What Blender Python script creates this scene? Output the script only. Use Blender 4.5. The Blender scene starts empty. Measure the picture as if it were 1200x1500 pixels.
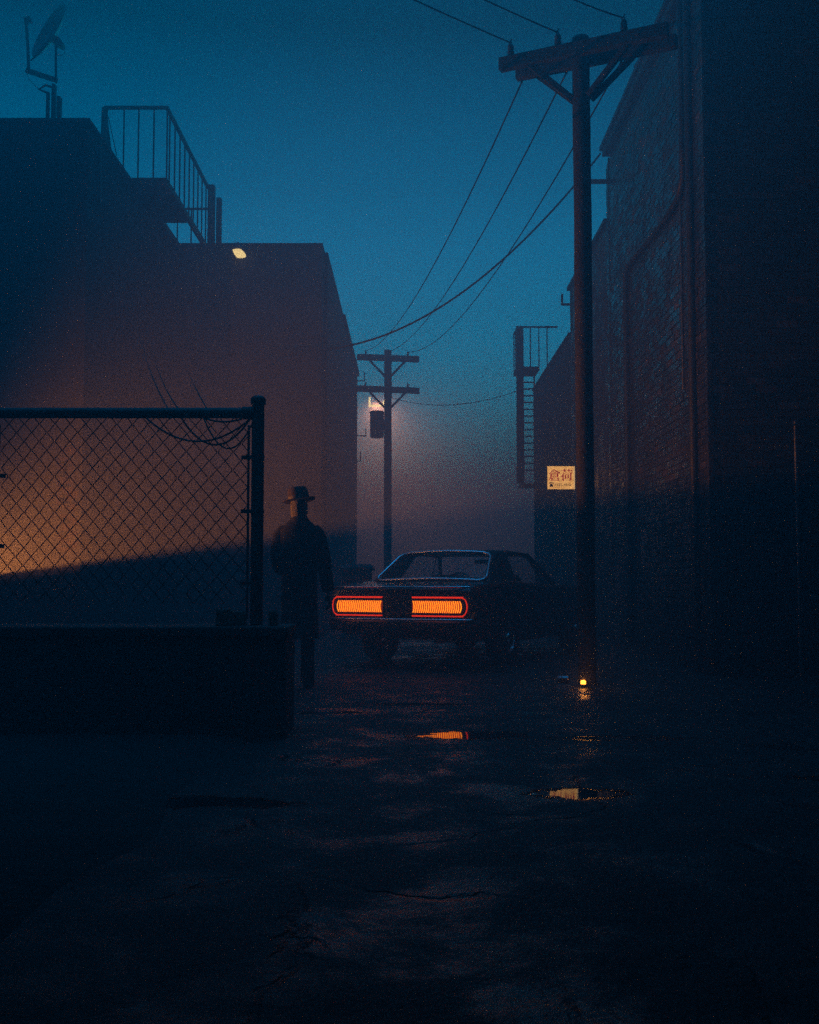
import bpy, bmesh, math, random
from mathutils import Vector, Matrix, Euler
R = math.radians
random.seed(7)
scn = bpy.context.scene
col = scn.collection

# ------------------------------------------------------------------ camera
F = 1600.0                      # focal length in photo pixels (1200 x 1500)
PITCH = math.atan(100.0 / F)
CAM = Vector((0, 0, 1.0))
cd = bpy.data.cameras.new('camera')
cam = bpy.data.objects.new('camera', cd); col.objects.link(cam)
cam.location = CAM; cam.rotation_euler = (R(90) + PITCH, 0, 0)
cd.sensor_fit = 'VERTICAL'; cd.sensor_height = 36; cd.lens = 36 * F / 1500
cd.clip_start = 0.05; cd.clip_end = 2000
scn.camera = cam

def ray(px, py):
    u, w = px - 600, 750 - py
    c, s = math.cos(PITCH), math.sin(PITCH)
    return Vector((u, F * c - w * s, F * s + w * c))
def PY(px, py, Y): r = ray(px, py); return CAM + r * (Y / r.y)
def PX(px, py, X): r = ray(px, py); return CAM + r * (X / r.x)
def PZ(px, py, Z): r = ray(px, py); return CAM + r * ((Z - 1.0) / r.z)

# ------------------------------------------------------------------ materials
def new_mat(name):
    m = bpy.data.materials.new(name); m.use_nodes = True
    nt = m.node_tree; b = nt.nodes['Principled BSDF']
    return m, nt, b
def mat(name, c, rough=.7, metal=0., var=.35, scale=6., bump=.0, bscale=40., spec=.5, rvar=.0, c2=None):
    m, nt, b = new_mat(name); N = nt.nodes; L = nt.links
    tc = N.new('ShaderNodeTexCoord'); nz = N.new('ShaderNodeTexNoise')
    nz.inputs['Scale'].default_value = scale; nz.inputs['Detail'].default_value = 8; nz.inputs['Roughness'].default_value = .65
    L.new(tc.outputs['Object'], nz.inputs['Vector'])
    cr = N.new('ShaderNodeValToRGB'); cr.color_ramp.elements[0].position = .3; cr.color_ramp.elements[1].position = .72
    a = [max(0, v * (1 - var)) for v in c]; d = [min(1, v * (1 + var)) for v in (c2 or c)]
    cr.color_ramp.elements[0].color = (*a, 1); cr.color_ramp.elements[1].color = (*d, 1)
    L.new(nz.outputs['Fac'], cr.inputs['Fac']); L.new(cr.outputs['Color'], b.inputs['Base Color'])
    b.inputs['Metallic'].default_value = metal; b.inputs['Specular IOR Level'].default_value = spec
    if rvar:
        mr = N.new('ShaderNodeMapRange'); mr.inputs['To Min'].default_value = max(.02, rough - rvar); mr.inputs['To Max'].default_value = min(1, rough + rvar)
        L.new(nz.outputs['Fac'], mr.inputs['Value']); L.new(mr.outputs['Result'], b.inputs['Roughness'])
    else: b.inputs['Roughness'].default_value = rough
    if bump:
        n2 = N.new('ShaderNodeTexNoise'); n2.inputs['Scale'].default_value = bscale; n2.inputs['Detail'].default_value = 6
        L.new(tc.outputs['Object'], n2.inputs['Vector'])
        bp = N.new('ShaderNodeBump'); bp.inputs['Strength'].default_value = bump; bp.inputs['Distance'].default_value = .02
        L.new(n2.outputs['Fac'], bp.inputs['Height']); L.new(bp.outputs['Normal'], b.inputs['Normal'])
    return m
def emit(name, c, s):
    m, nt, b = new_mat(name); N = nt.nodes
    b.inputs['Base Color'].default_value = (*[min(.8, v * .5) for v in c], 1)
    b.inputs['Emission Color'].default_value = (*c, 1); b.inputs['Emission Strength'].default_value = s
    b.inputs['Roughness'].default_value = .4
    m.cycles.emission_sampling = 'NONE'
    return m

def brick_mat(name, c1, c2, mortar, rough=.42):
    m, nt, b = new_mat(name); N = nt.nodes; L = nt.links
    tc = N.new('ShaderNodeTexCoord'); sp = N.new('ShaderNodeSeparateXYZ'); L.new(tc.outputs['Object'], sp.inputs[0])
    ad = N.new('ShaderNodeMath'); ad.operation = 'ADD'; L.new(sp.outputs[0], ad.inputs[0]); L.new(sp.outputs[1], ad.inputs[1])
    cb = N.new('ShaderNodeCombineXYZ'); L.new(ad.outputs[0], cb.inputs[0]); L.new(sp.outputs[2], cb.inputs[1])
    # slightly wobbly courses
    nw = N.new('ShaderNodeTexNoise'); nw.inputs['Scale'].default_value = 3.; L.new(tc.outputs['Object'], nw.inputs['Vector'])
    vm = N.new('ShaderNodeVectorMath'); vm.operation = 'MULTIPLY_ADD'; vm.inputs[1].default_value = (.012, .012, 0)
    L.new(nw.outputs['Color'], vm.inputs[0]); L.new(cb.outputs[0], vm.inputs[2])
    br = N.new('ShaderNodeTexBrick'); L.new(vm.outputs[0], br.inputs['Vector'])
    br.inputs['Scale'].default_value = 1; br.inputs['Brick Width'].default_value = .25; br.inputs['Row Height'].default_value = .088
    br.inputs['Mortar Size'].default_value = .008; br.inputs['Mortar Smooth'].default_value = .25; br.inputs['Bias'].default_value = -.1
    br.inputs['Color1'].default_value = (*c1, 1); br.inputs['Color2'].default_value = (*c2, 1); br.inputs['Mortar'].default_value = (*mortar, 1)
    nz = N.new('ShaderNodeTexNoise'); nz.inputs['Scale'].default_value = 1.3; nz.inputs['Detail'].default_value = 9; nz.inputs['Roughness'].default_value = .7
    L.new(tc.outputs['Object'], nz.inputs['Vector'])
    mr = N.new('ShaderNodeMapRange'); mr.inputs['From Min'].default_value = .3; mr.inputs['From Max'].default_value = .7
    mr.inputs['To Min'].default_value = .45; mr.inputs['To Max'].default_value = 1.25; L.new(nz.outputs['Fac'], mr.inputs['Value'])
    mx = N.new('ShaderNodeVectorMath'); mx.operation = 'SCALE'; L.new(br.outputs['Color'], mx.inputs[0]); L.new(mr.outputs[0], mx.inputs['Scale'])
    L.new(mx.outputs[0], b.inputs['Base Color'])
    m2 = N.new('ShaderNodeMapRange'); m2.inputs['From Min'].default_value = .35; m2.inputs['From Max'].default_value = .65
    m2.inputs['To Min'].default_value = rough - .12; m2.inputs['To Max'].default_value = rough + .3
    n3 = N.new('ShaderNodeTexNoise'); n3.inputs['Scale'].default_value = 2.3; n3.inputs['Detail'].default_value = 5; L.new(tc.outputs['Object'], n3.inputs['Vector'])
    L.new(n3.outputs['Fac'], m2.inputs['Value']); L.new(m2.outputs[0], b.inputs['Roughness'])
    n4 = N.new('ShaderNodeTexNoise'); n4.inputs['Scale'].default_value = 14; n4.inputs['Detail'].default_value = 6; L.new(tc.outputs['Object'], n4.inputs['Vector'])
    h = N.new('ShaderNodeMath'); h.operation = 'MULTIPLY_ADD'; h.inputs[1].default_value = -1.0
    L.new(br.outputs['Fac'], h.inputs[0])
    h2 = N.new('ShaderNodeMath'); h2.operation = 'MULTIPLY'; h2.inputs[1].default_value = .8; L.new(n4.outputs['Fac'], h2.inputs[0]); L.new(h2.outputs[0], h.inputs[2])
    bp = N.new('ShaderNodeBump'); bp.inputs['Strength'].default_value = .9; bp.inputs['Distance'].default_value = .014
    L.new(h.outputs[0], bp.inputs['Height']); L.new(bp.outputs['Normal'], b.inputs['Normal'])
    return m

M = dict(
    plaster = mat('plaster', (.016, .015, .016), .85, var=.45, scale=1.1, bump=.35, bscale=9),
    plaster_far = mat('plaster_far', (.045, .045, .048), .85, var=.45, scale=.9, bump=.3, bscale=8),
    concrete = mat('concrete', (.05, .05, .05), .8, var=.5, scale=3.2, bump=.5, bscale=22, rvar=.15),
    dirt = mat('dirt', (.010, .010, .010), .9, var=.6, scale=4, bump=1.0, bscale=14),
    coping = mat('coping', (.028, .028, .028), .75, var=.4, scale=4, bump=.4, bscale=25),
    metal = mat('painted_steel', (.035, .036, .04), .5, .3, var=.5, scale=9, bump=.25, bscale=60, rvar=.15),
    rust = mat('rusty_steel', (.055, .035, .028), .65, .3, var=.6, scale=12, bump=.4, bscale=70, rvar=.2),
    galv = mat('galvanised', (.16, .165, .17), .42, .85, var=.4, scale=10, bump=.2, bscale=60, rvar=.14),
    wood = mat('weathered_wood', (.028, .024, .021), .82, var=.55, scale=5, bump=.7, bscale=30),
    roof = mat('roof_tar', (.03, .03, .033), .7, var=.5, scale=5, bump=.5, bscale=25),
    ceramic = mat('ceramic', (.06, .035, .028), .25, var=.3, scale=20),
    rubber = mat('rubber', (.012, .012, .013), .75, var=.4, scale=30, bump=.2, bscale=90),
    cable = mat('cable_rubber', (.015, .015, .016), .6, var=.4, scale=20),
    wire = mat('fence_wire', (.035, .035, .036), .38, .7, var=.4, scale=20, rvar=.12),
    paint = mat('car_paint', (.010, .011, .014), .22, .0, var=.3, scale=3, spec=.6, rvar=.08),
    chrome = mat('chrome', (.85, .86, .88), .1, 1., var=.12, scale=20, rvar=.05),
    trim = mat('black_trim', (.012, .012, .013), .5, var=.3, scale=20),
    vinyl = mat('vinyl', (.02, .018, .018), .6, var=.4, scale=14, bump=.2, bscale=80),
    coat = mat('wool_coat', (.008, .0085, .010), .95, var=.45, scale=18, bump=.5, bscale=160, spec=.2),
    trouser = mat('trouser_cloth', (.008, .008, .0095), .95, var=.4, scale=20, bump=.4, bscale=150, spec=.2),
    felt = mat('felt', (.04, .03, .026), .95, var=.35, scale=18, bump=.3, bscale=150, spec=.2),
    band = mat('hat_band', (.012, .012, .012), .6, var=.3, scale=30),
    leather = mat('leather', (.015, .012, .011), .4, var=.4, scale=25, bump=.3, bscale=90),
    skin = mat('skin', (.13, .065, .042), .55, var=.15, scale=14, bump=.15, bscale=120),
    hair = mat('dark_hair', (.02, .016, .014), .6, var=.4, scale=60, bump=.5, bscale=200),
    dish = mat('dish_enamel', (.10, .105, .11), .45, .2, var=.3, scale=6, rvar=.1),
    brickbit = mat('loose_brick', (.16, .07, .05), .85, var=.5, scale=14, bump=.7, bscale=60),
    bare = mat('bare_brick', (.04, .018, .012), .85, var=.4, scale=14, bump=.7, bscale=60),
    bin = mat('bin_plastic', (.02, .03, .028), .5, var=.4, scale=8, bump=.2, bscale=40),
    tin = mat('can_tin', (.35, .36, .38), .3, .9, var=.3, scale=30, rvar=.1),
    wax = mat('wax', (.6, .5, .35), .5, var=.1),
    pane = mat('dark_pane', (.02, .03, .04), .08, .0, var=.3, scale=3, spec=.8),
)
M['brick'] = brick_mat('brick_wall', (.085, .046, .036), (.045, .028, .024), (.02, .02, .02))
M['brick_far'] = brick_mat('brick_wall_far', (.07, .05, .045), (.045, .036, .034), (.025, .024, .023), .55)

def unit_brick(name, stops, rough):
    m, nt, b = new_mat(name); N = nt.nodes; L = nt.links
    ge = N.new('ShaderNodeNewGeometry'); cr = N.new('ShaderNodeValToRGB'); L.new(ge.outputs['Random Per Island'], cr.inputs[0])
    for k, (p, c) in enumerate(stops):
        e = cr.color_ramp.elements[k] if k < 2 else cr.color_ramp.elements.new(p)
        e.position = p; e.color = (*c, 1)
    tc = N.new('ShaderNodeTexCoord'); nz = N.new('ShaderNodeTexNoise'); nz.inputs['Scale'].default_value = 1.1; nz.inputs['Detail'].default_value = 8; L.new(tc.outputs['Object'], nz.inputs['Vector'])
    mr = N.new('ShaderNodeMapRange'); mr.inputs['From Min'].default_value = .32; mr.inputs['From Max'].default_value = .68; mr.inputs['To Min'].default_value = .5; mr.inputs['To Max'].default_value = 1.2
    L.new(nz.outputs['Fac'], mr.inputs['Value']); mx = N.new('ShaderNodeVectorMath'); mx.operation = 'SCALE'; L.new(cr.outputs[0], mx.inputs[0]); L.new(mr.outputs[0], mx.inputs['Scale']); L.new(mx.outputs[0], b.inputs['Base Color'])
    m2 = N.new('ShaderNodeMath'); m2.operation = 'MULTIPLY_ADD'; m2.inputs[1].default_value = .35; m2.inputs[2].default_value = rough; L.new(ge.outputs['Random Per Island'], m2.inputs[0])
    m3 = N.new('ShaderNodeMath'); m3.operation = 'MULTIPLY_ADD'; m3.inputs[1].default_value = -.22; L.new(mr.outputs[0], m3.inputs[0]); L.new(m2.outputs[0], m3.inputs[2]); L.new(m3.outputs[0], b.inputs['Roughness'])
    n2 = N.new('ShaderNodeTexNoise'); n2.inputs['Scale'].default_value = 22; n2.inputs['Detail'].default_value = 7; L.new(tc.outputs['Object'], n2.inputs['Vector'])
    bp = N.new('ShaderNodeBump'); bp.inputs['Strength'].default_value = .5; bp.inputs['Distance'].default_value = .012; L.new(n2.outputs['Fac'], bp.inputs['Height']); L.new(bp.outputs['Normal'], b.inputs['Normal'])
    return m
M['brick_unit'] = unit_brick('brick_unit', [(0, (.026, .022, .022)), (1, (.05, .04, .037)), (.5, (.036, .03, .029)), (.93, (.04, .033, .03)), (.97, (.085, .06, .052))], .48)
M['mortar'] = mat('mortar', (.022, .021, .021), .9, var=.4, scale=20, bump=.4, bscale=80)
def glass_mat(name, tint, gl=.06):
    m = bpy.data.materials.new(name); m.use_nodes = True; nt = m.node_tree; N = nt.nodes; L = nt.links
    N.remove(N['Principled BSDF']); out = N['Material Output']
    t = N.new('ShaderNodeBsdfTransparent'); t.inputs[0].default_value = (*tint, 1)
    g = N.new('ShaderNodeBsdfGlossy'); g.inputs['Roughness'].default_value = gl
    mx = N.new('ShaderNodeMixShader'); mx.inputs[0].default_value = .07; L.new(t.outputs[0], mx.inputs[1]); L.new(g.outputs[0], mx.inputs[2])
    L.new(mx.outputs[0], out.inputs['Surface'])
    return m
M['glass'] = glass_mat('car_glass', (.86, .9, .92))
M['jar'] = glass_mat('jar_glass', (.9, .85, .75))

# ------------------------------------------------------------------ mesh builder
class MB:
    def __init__(s): s.v = []; s.f = []
    def add(s, vs, fs):
        o = len(s.v); s.v += [Vector(p) for p in vs]; s.f += [tuple(i + o for i in f) for f in fs]; return s
    def box(s, c, d, rot=None):
        c = Vector(c); hx, hy, hz = d[0] / 2, d[1] / 2, d[2] / 2
        vs = [Vector((x, y, z)) for z in (-hz, hz) for y in (-hy, hy) for x in (-hx, hx)]
        if rot is not None: vs = [rot @ p for p in vs]
        return s.add([c + p for p in vs], [(0, 2, 3, 1), (4, 5, 7, 6), (0, 1, 5, 4), (2, 6, 7, 3), (0, 4, 6, 2), (1, 3, 7, 5)])
    def bb(s, a, b):
        a, b = Vector(a), Vector(b); lo = Vector([min(a[i], b[i]) for i in range(3)]); hi = Vector([max(a[i], b[i]) for i in range(3)])
        return s.box((lo + hi) / 2, hi - lo)
    def beam(s, a, b, w, h, up=(0, 0, 1)):
        a, b = Vector(a), Vector(b); d = (b - a); L = d.length; d.normalize(); up = Vector(up)
        if abs(d.dot(up)) > .97: up = Vector((0, 1, 0))
        x = d.cross(up).normalized(); z = x.cross(d).normalized()
        m = Matrix((x, d, z)).transposed()
        return s.box((a + b) / 2, (w, L, h), m)
    def rings(s, rings, close=True, cap=True):
        n = len(rings[0]); vs = [p for r in rings for p in r]; fs = []
        for i in range(len(rings) - 1):
            for j in range(n if close else n - 1):
                k = (j + 1) % n; fs.append((i * n + j, i * n + k, (i + 1) * n + k, (i + 1) * n + j))
        if cap and close: fs.append(tuple(reversed(range(n)))); fs.append(tuple((len(rings) - 1) * n + j for j in range(n)))
        return s.add(vs, fs)
    def tube(s, pts, r, n=8, cap=True):
        pts = [Vector(p) for p in pts]; rs = r if isinstance(r, (list, tuple)) else [r] * len(pts)
        t0 = (pts[1] - pts[0]).normalized(); a = t0.orthogonal().normalized(); rr = []
        for i, p in enumerate(pts):
            t = (pts[min(i + 1, len(pts) - 1)] - pts[max(i - 1, 0)])
            t = t.normalized() if t.length > 1e-9 else t0
            a = (a - t * a.dot(t)); a = a.normalized() if a.length > 1e-6 else t.orthogonal().normalized()
            b = t.cross(a)
            rr.append([p + (a * math.cos(q * 2 * math.pi / n) + b * math.sin(q * 2 * math.pi / n)) * rs[i] for q in range(n)])
        return s.rings(rr, True, cap)
    def lathe(s, prof, c=(0, 0, 0), axis=(0, 0, 1), n=24, cap=True):
        c = Vector(c); ax = Vector(axis).normalized(); a = ax.orthogonal().normalized(); b = ax.cross(a)
        return s.rings([[c + ax * z + (a * math.cos(q * 2 * math.pi / n) + b * math.sin(q * 2 * math.pi / n)) * r for q in range(n)] for r, z in prof], True, cap)
    def build(s, name, m, parent=None, local=False, smooth=None, bevel=0):
        off = Vector((0, 0, 0)) if (local or parent is None) else root_loc(parent)
        me = bpy.data.meshes.new(name); me.from_pydata([tuple(p - off) for p in s.v], [], s.f); me.validate()
        bm = bmesh.new(); bm.from_mesh(me); bmesh.ops.recalc_face_normals(bm, faces=bm.faces); bm.to_mesh(me); bm.free()
        me.materials.append(m)
        if smooth is not None:
            me.shade_smooth(); me.set_sharp_from_angle(angle=R(smooth))
        o = bpy.data.objects.new(name, me); col.objects.link(o)
        if parent is not None: o.parent = parent
        if bevel:
            bv = o.modifiers.new('bevel', 'BEVEL'); bv.width = bevel; bv.segments = 2; bv.limit_method = 'ANGLE'
        return o
def root_loc(o):
    p = Vector((0, 0, 0))
    while o is not None: p = p + o.location; o = o.parent
    return p
def tag(o, label=None, cat=None, group=None, kind=None):
    if label: o['label'] = label
    if cat: o['category'] = cat
    if group: o['group'] = group
    if kind: o['kind'] = kind
    return o
def thing(name, label, cat, loc=(0, 0, 0), group=None, rz=0):
    o = bpy.data.objects.new(name, None); col.objects.link(o); o.empty_display_size = .2
    o.location = loc; o.rotation_euler = (0, 0, rz)
    return tag(o, label, cat, group)
def sag(a, b, s, n=24):
    a, b = Vector(a), Vector(b)
    return [a.lerp(b, i / n) - Vector((0, 0, 4 * s * (i / n) * (1 - i / n))) for i in range(n + 1)]
def light(name, loc, color, energy, radius, parent, typ='POINT'):
    l = bpy.data.lights.new(name, typ); l.color = color; l.energy = energy; l.shadow_soft_size = radius
    o = bpy.data.objects.new(name, l); col.objects.link(o); o.parent = parent; o.location = Vector(loc) - root_loc(parent)
    return o

# ------------------------------------------------------------------ world
w = bpy.data.worlds.new('World'); scn.world = w; w.use_nodes = True
nt = w.node_tree; N = nt.nodes; L = nt.links; bg = N['Background']
sky = N.new('ShaderNodeTexSky'); sky.sky_type = 'NISHITA'; sky.sun_disc = False
SUN_E, SUN_R = -2.0, 0.0
sky.sun_elevation = R(SUN_E); sky.sun_rotation = R(SUN_R); sky.air_density = 1.0; sky.dust_density = .5; sky.ozone_density = 3.0
tint = N.new('ShaderNodeMix'); tint.data_type = 'RGBA'; tint.blend_type = 'MULTIPLY'; tint.inputs[0].default_value = 1
L.new(sky.outputs[0], tint.inputs[6]); tint.inputs[7].default_value = (.012, 1.12, .92, 1)
# the twilight arch: bright low band, dark above; unseen overhead boosted to light fog
tcw = N.new('ShaderNodeTexCoord'); spw = N.new('ShaderNodeSeparateXYZ'); L.new(tcw.outputs['Generated'], spw.inputs[0])
arch = N.new('ShaderNodeValToRGB'); L.new(spw.outputs[2], arch.inputs[0]); ae = arch.color_ramp.elements
ae[0].position = 0; ae[0].color = (1.3, 1.3, 1.3, 1); ae[1].position = 1; ae[1].color = (3.6, 3.6, 3.6, 1)
for p_, v_ in ((.13, .9), (.24, .44), (.34, .21), (.46, .035), (.56, .03), (.74, .2), (.88, .36), (.94, 2.5)):
    e_ = ae.new(p_); e_.color = (v_, v_, v_, 1)
am = N.new('ShaderNodeMix'); am.data_type = 'RGBA'; am.blend_type = 'MULTIPLY'; am.inputs[0].default_value = 1
L.new(tint.outputs[2], am.inputs[6]); L.new(arch.outputs[0], am.inputs[7])
L.new(am.outputs[2], bg.inputs['Color']); bg.inputs['Strength'].default_value = 9.6
scn.view_settings.view_transform = 'Standard'; scn.view_settings.look = 'None'; scn.view_settings.exposure = 0; scn.view_settings.gamma = 1

# ------------------------------------------------------------------ haze
hz = MB().bb((-95, -14, -1.0), (95, 165, 9.7))
hm = bpy.data.materials.new('haze'); hm.use_nodes = True; hn = hm.node_tree
hn.nodes.remove(hn.nodes['Principled BSDF'])
pv = hn.nodes.new('ShaderNodeVolumePrincipled'); pv.inputs['Color'].default_value = (.78, .87, .96, 1)
pv.inputs['Density'].default_value = .064; pv.inputs['Anisotropy'].default_value = .5
hn.links.new(pv.outputs[0], hn.nodes['Material Output'].inputs['Volume'])
haze = hz.build('haze', hm); tag(haze, kind='stuff')

# ------------------------------------------------------------------ ground
gm, nt, b = new_mat('wet_asphalt'); N = nt.nodes; L = nt.links
tc = N.new('ShaderNodeTexCoord')
def noise(scale, detail=8, rough=.6, dist=0., vec=None):
    n = N.new('ShaderNodeTexNoise'); n.inputs['Scale'].default_value = scale; n.inputs['Detail'].default_value = detail
    n.inputs['Roughness'].default_value = rough; n.inputs['Distortion'].default_value = dist
    L.new(vec or tc.outputs['Object'], n.inputs['Vector']); return n.outputs['Fac']
def math_(op, a, b_=None, c_=None):
    n = N.new('ShaderNodeMath'); n.operation = op
    for i, x in enumerate((a, b_, c_)):
        if x is None: continue
        if isinstance(x, (int, float)): n.inputs[i].default_value = x
        else: L.new(x, n.inputs[i])
    return n.outputs[0]
def rng(v, a, b_, c_, d, smooth=True):
    n = N.new('ShaderNodeMapRange'); n.interpolation_type = 'SMOOTHSTEP' if smooth else 'LINEAR'
    for k, x in zip(('From Min', 'From Max', 'To Min', 'To Max'), (a, b_, c_, d)): n.inputs[k].default_value = x
    L.new(v, n.inputs['Value']); return n.outputs['Result']
sp = N.new('ShaderNodeSeparateXYZ'); L.new(tc.outputs['Object'], sp.inputs[0])
big = noise(.55, 6, .6); mid = noise(2.2, 9, .65, .4); fine = noise(26, 6, .65); grit = noise(150, 3, .6)
edge = math_('ADD', math_('MULTIPLY', noise(3.4, 8, .7), .6), math_('MULTIPLY', noise(15, 6, .7), .4))
def puddle(x, y, rx, ry):
    dx = math_('DIVIDE', math_('SUBTRACT', sp.outputs[0], x), rx); dy = math_('DIVIDE', math_('SUBTRACT', sp.outputs[1], y), ry)
    d = math_('SQRT', math_('ADD', math_('MULTIPLY', dx, dx), math_('MULTIPLY', dy, dy)))
    d = math_('ADD', d, math_('MULTIPLY', math_('SUBTRACT', edge, .5), 3.2))
    return rng(d, .72, 1.0, 1, 0)
pud = None
for q in ((.36, 7.12, .42, .20), (.80, 5.2, .26, .15), (-.65, 8.35, .34, .10), (1.35, 7.0, .45, .12), (-.9, 5.0, .42, .13), (.15, 8.9, .4, .09), (2.3, 5.6, .4, .10)):
    p = puddle(*q); pud = p if pud is None else math_('MAXIMUM', pud, p)
wet = rng(math_('ADD', math_('MULTIPLY', mid, .6), math_('MULTIPLY', big, .4)), .47, .60, 0, 1)                              # damp film patches
tone = rng(math_('ADD', math_('MULTIPLY', big, .5), math_('MULTIPLY', mid, .5)), .35, .65, 0, 1)
cr = N.new('ShaderNodeValToRGB'); L.new(tone, cr.inputs[0])
cr.color_ramp.elements[0].color = (.010, .010, .011, 1); cr.color_ramp.elements[1].color = (.030, .030, .030, 1)
L.new(cr.outputs[0], b.inputs['Base Color'])
rough = math_('ADD', math_('MULTIPLY', wet, -.40), .62)
rough = math_('ADD', rough, math_('MULTIPLY', math_('SUBTRACT', grit, .5), .16))
mxr = N.new('ShaderNodeMix'); mxr.data_type = 'FLOAT'; L.new(pud, mxr.inputs[0]); L.new(rough, mxr.inputs[2]); mxr.inputs[3].default_value = .03
L.new(mxr.outputs[0], b.inputs['Roughness'])
hgt = math_('ADD', math_('MULTIPLY', noise(2.0, 5, .55, .4), 1.15), math_('ADD', math_('MULTIPLY', math_('MULTIPLY', fine, rng(wet, 0, 1, 1, .35)), .34), math_('MULTIPLY', noise(7.5, 5, .6, .4), .34)))
vo = N.new('ShaderNodeTexVoronoi'); vo.feature = 'DISTANCE_TO_EDGE'; vo.inputs['Scale'].default_value = .75
wob = N.new('ShaderNodeTexNoise'); wob.inputs['Scale'].default_value = 2.6; wob.inputs['Detail'].default_value = 6; L.new(tc.outputs['Object'], wob.inputs['Vector'])
wv = N.new('ShaderNodeVectorMath'); wv.operation = 'MULTIPLY_ADD'; wv.inputs[1].default_value = (.55, .55, 0); L.new(wob.outputs['Color'], wv.inputs[0]); L.new(tc.outputs['Object'], wv.inputs[2]); L.new(wv.outputs[0], vo.inputs['Vector'])
crack = math_('MULTIPLY', rng(vo.outputs['Distance'], 0, .022, 1, 0), rng(big, .42, .58, 0, 1))
hgt = math_('SUBTRACT', hgt, math_('MULTIPLY', crack, .5))
hgt = math_('MULTIPLY', hgt, math_('SUBTRACT', 1.0, pud))
bp = N.new('ShaderNodeBump'); bp.inputs['Strength'].default_value = 1.0; bp.inputs['Distance'].default_value = .05
L.new(hgt, bp.inputs['Height']); L.new(bp.outputs['Normal'], b.inputs['Normal'])
b.inputs['IOR'].default_value = 1.4
M['ground'] = gm
g = MB(); nx, ny = 1, 1
g.add([(-94, -13, 0), (94, -13, 0), (94, 164, 0), (-94, 164, 0)], [(0, 1, 2, 3)])
tag(g.build('ground', gm), kind='structure')
# pavement strip along the left edge of the lane (dark kerb)
kb = MB(); 
prev = [(-.95, -.012), (-1.25, .03), (-4.6, .05), (-4.6, -.02), (-.95, -.02)]
ys = [-12 + i * .6 for i in range(32)]
kb.rings([[Vector((x + (random.uniform(-.09, .09) if x > -1.3 else 0), y, z + (random.uniform(-.012, .012) if z > 0 else 0))) for x, z in prev] for y in ys if y < 6.95] + [[Vector((x, 6.95, z)) for x, z in prev]])
tag(kb.build('pavement', M['dirt'], smooth=60), kind='structure')

# ------------------------------------------------------------------ low wall + fence (left foreground)
WY = 7.0
c = PY(419.5, 918, WY)
lw = thing('low_wall', 'dark low concrete wall under the chain link fence', 'wall', (-3, WY + .2, 0))
WZ, WX = c.z, c.x
lwb = MB()
n = 40
for side in (0,):
    rings = []
    for i in range(n + 1):
        x = -9 + (WX + 9) * i / n
        j = lambda a: random.uniform(-a, a)
        rings.append([Vector((x, WY + j(.004), -.02)), Vector((x, WY + j(.006), WZ - .07)), Vector((x, WY + .5, WZ - .07)), Vector((x, WY + .5, -.02))])
    lwb.rings(rings)
lwb.build('wall_body', M['concrete'], lw)
cp = MB(); cp.bb((-9, WY - .02, WZ - .068), (WX + .012, WY + .52, WZ)); cp.build('coping', M['coping'], lw, bevel=.012)

FY = 7.28
fe = thing('chain_link_fence', 'rusty steel chain link fence standing on the low wall', 'fence', (PY(377, 918, FY).x, FY, WZ))
pt, pb = PY(377.5, 590, FY), PY(379, 905, FY); px_ = PY(377.5, 700, FY).x
def post(x, name='post'):
    p = MB(); p.tube([(x, FY, WZ), (x, FY, pt.z)], .042, 18); p.build(name, M['metal'], fe, smooth=40)
    q = MB(); q.lathe([(.05, -.012), (.052, .02), (.047, .034), (.03, .046), (.0, .05)], (x, FY, pt.z), n=18); q.build('post_cap', M['metal'], fe, smooth=50)
post(px_); LX = PY(-16, 700, FY).x; post(LX)
rz_ = PY(200, 605, FY).z
MB().tube([(LX, FY - .0, rz_), (px_, FY - .0, rz_)], .036, 14).build('top_rail', M['metal'], fe, smooth=40)
q = MB(); q.lathe([(.03, -.02), (.044, .0), (.044, .06), (.05, .075)], (px_ - .1, FY, rz_), (1, 0, 0), 16); q.build('rail_end_cup', M['metal'], fe, smooth=40)
MB().tube([(LX - 3, FY, rz_), (LX, FY, rz_)], .036, 14).build('top_rail', M['metal'], fe, smooth=40)
for X, s in ((px_, -1), (LX, 1)):
    MB().box((X + s * .062, FY, (rz_ + WZ) / 2 - .02), (.016, .008, rz_ - WZ - .12)).build('tension_bar', M['metal'], fe)
    for py in (670, 749, 855) if s < 0 else (697, 800):
        z = PY(370, py, FY).z; bd = MB(); bd.lathe([(.0455, -.012), (.0455, .012)], (X, FY, z), n=16)
        bd.box((X + s * .075, FY, z), (.07, .02, .026)); bd.tube([(X + s * .09, FY - .028, z), (X + s * .09, FY + .028, z)], .008, 6)
        bd.build('tension_band', M['metal'], fe, smooth=40)
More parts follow.
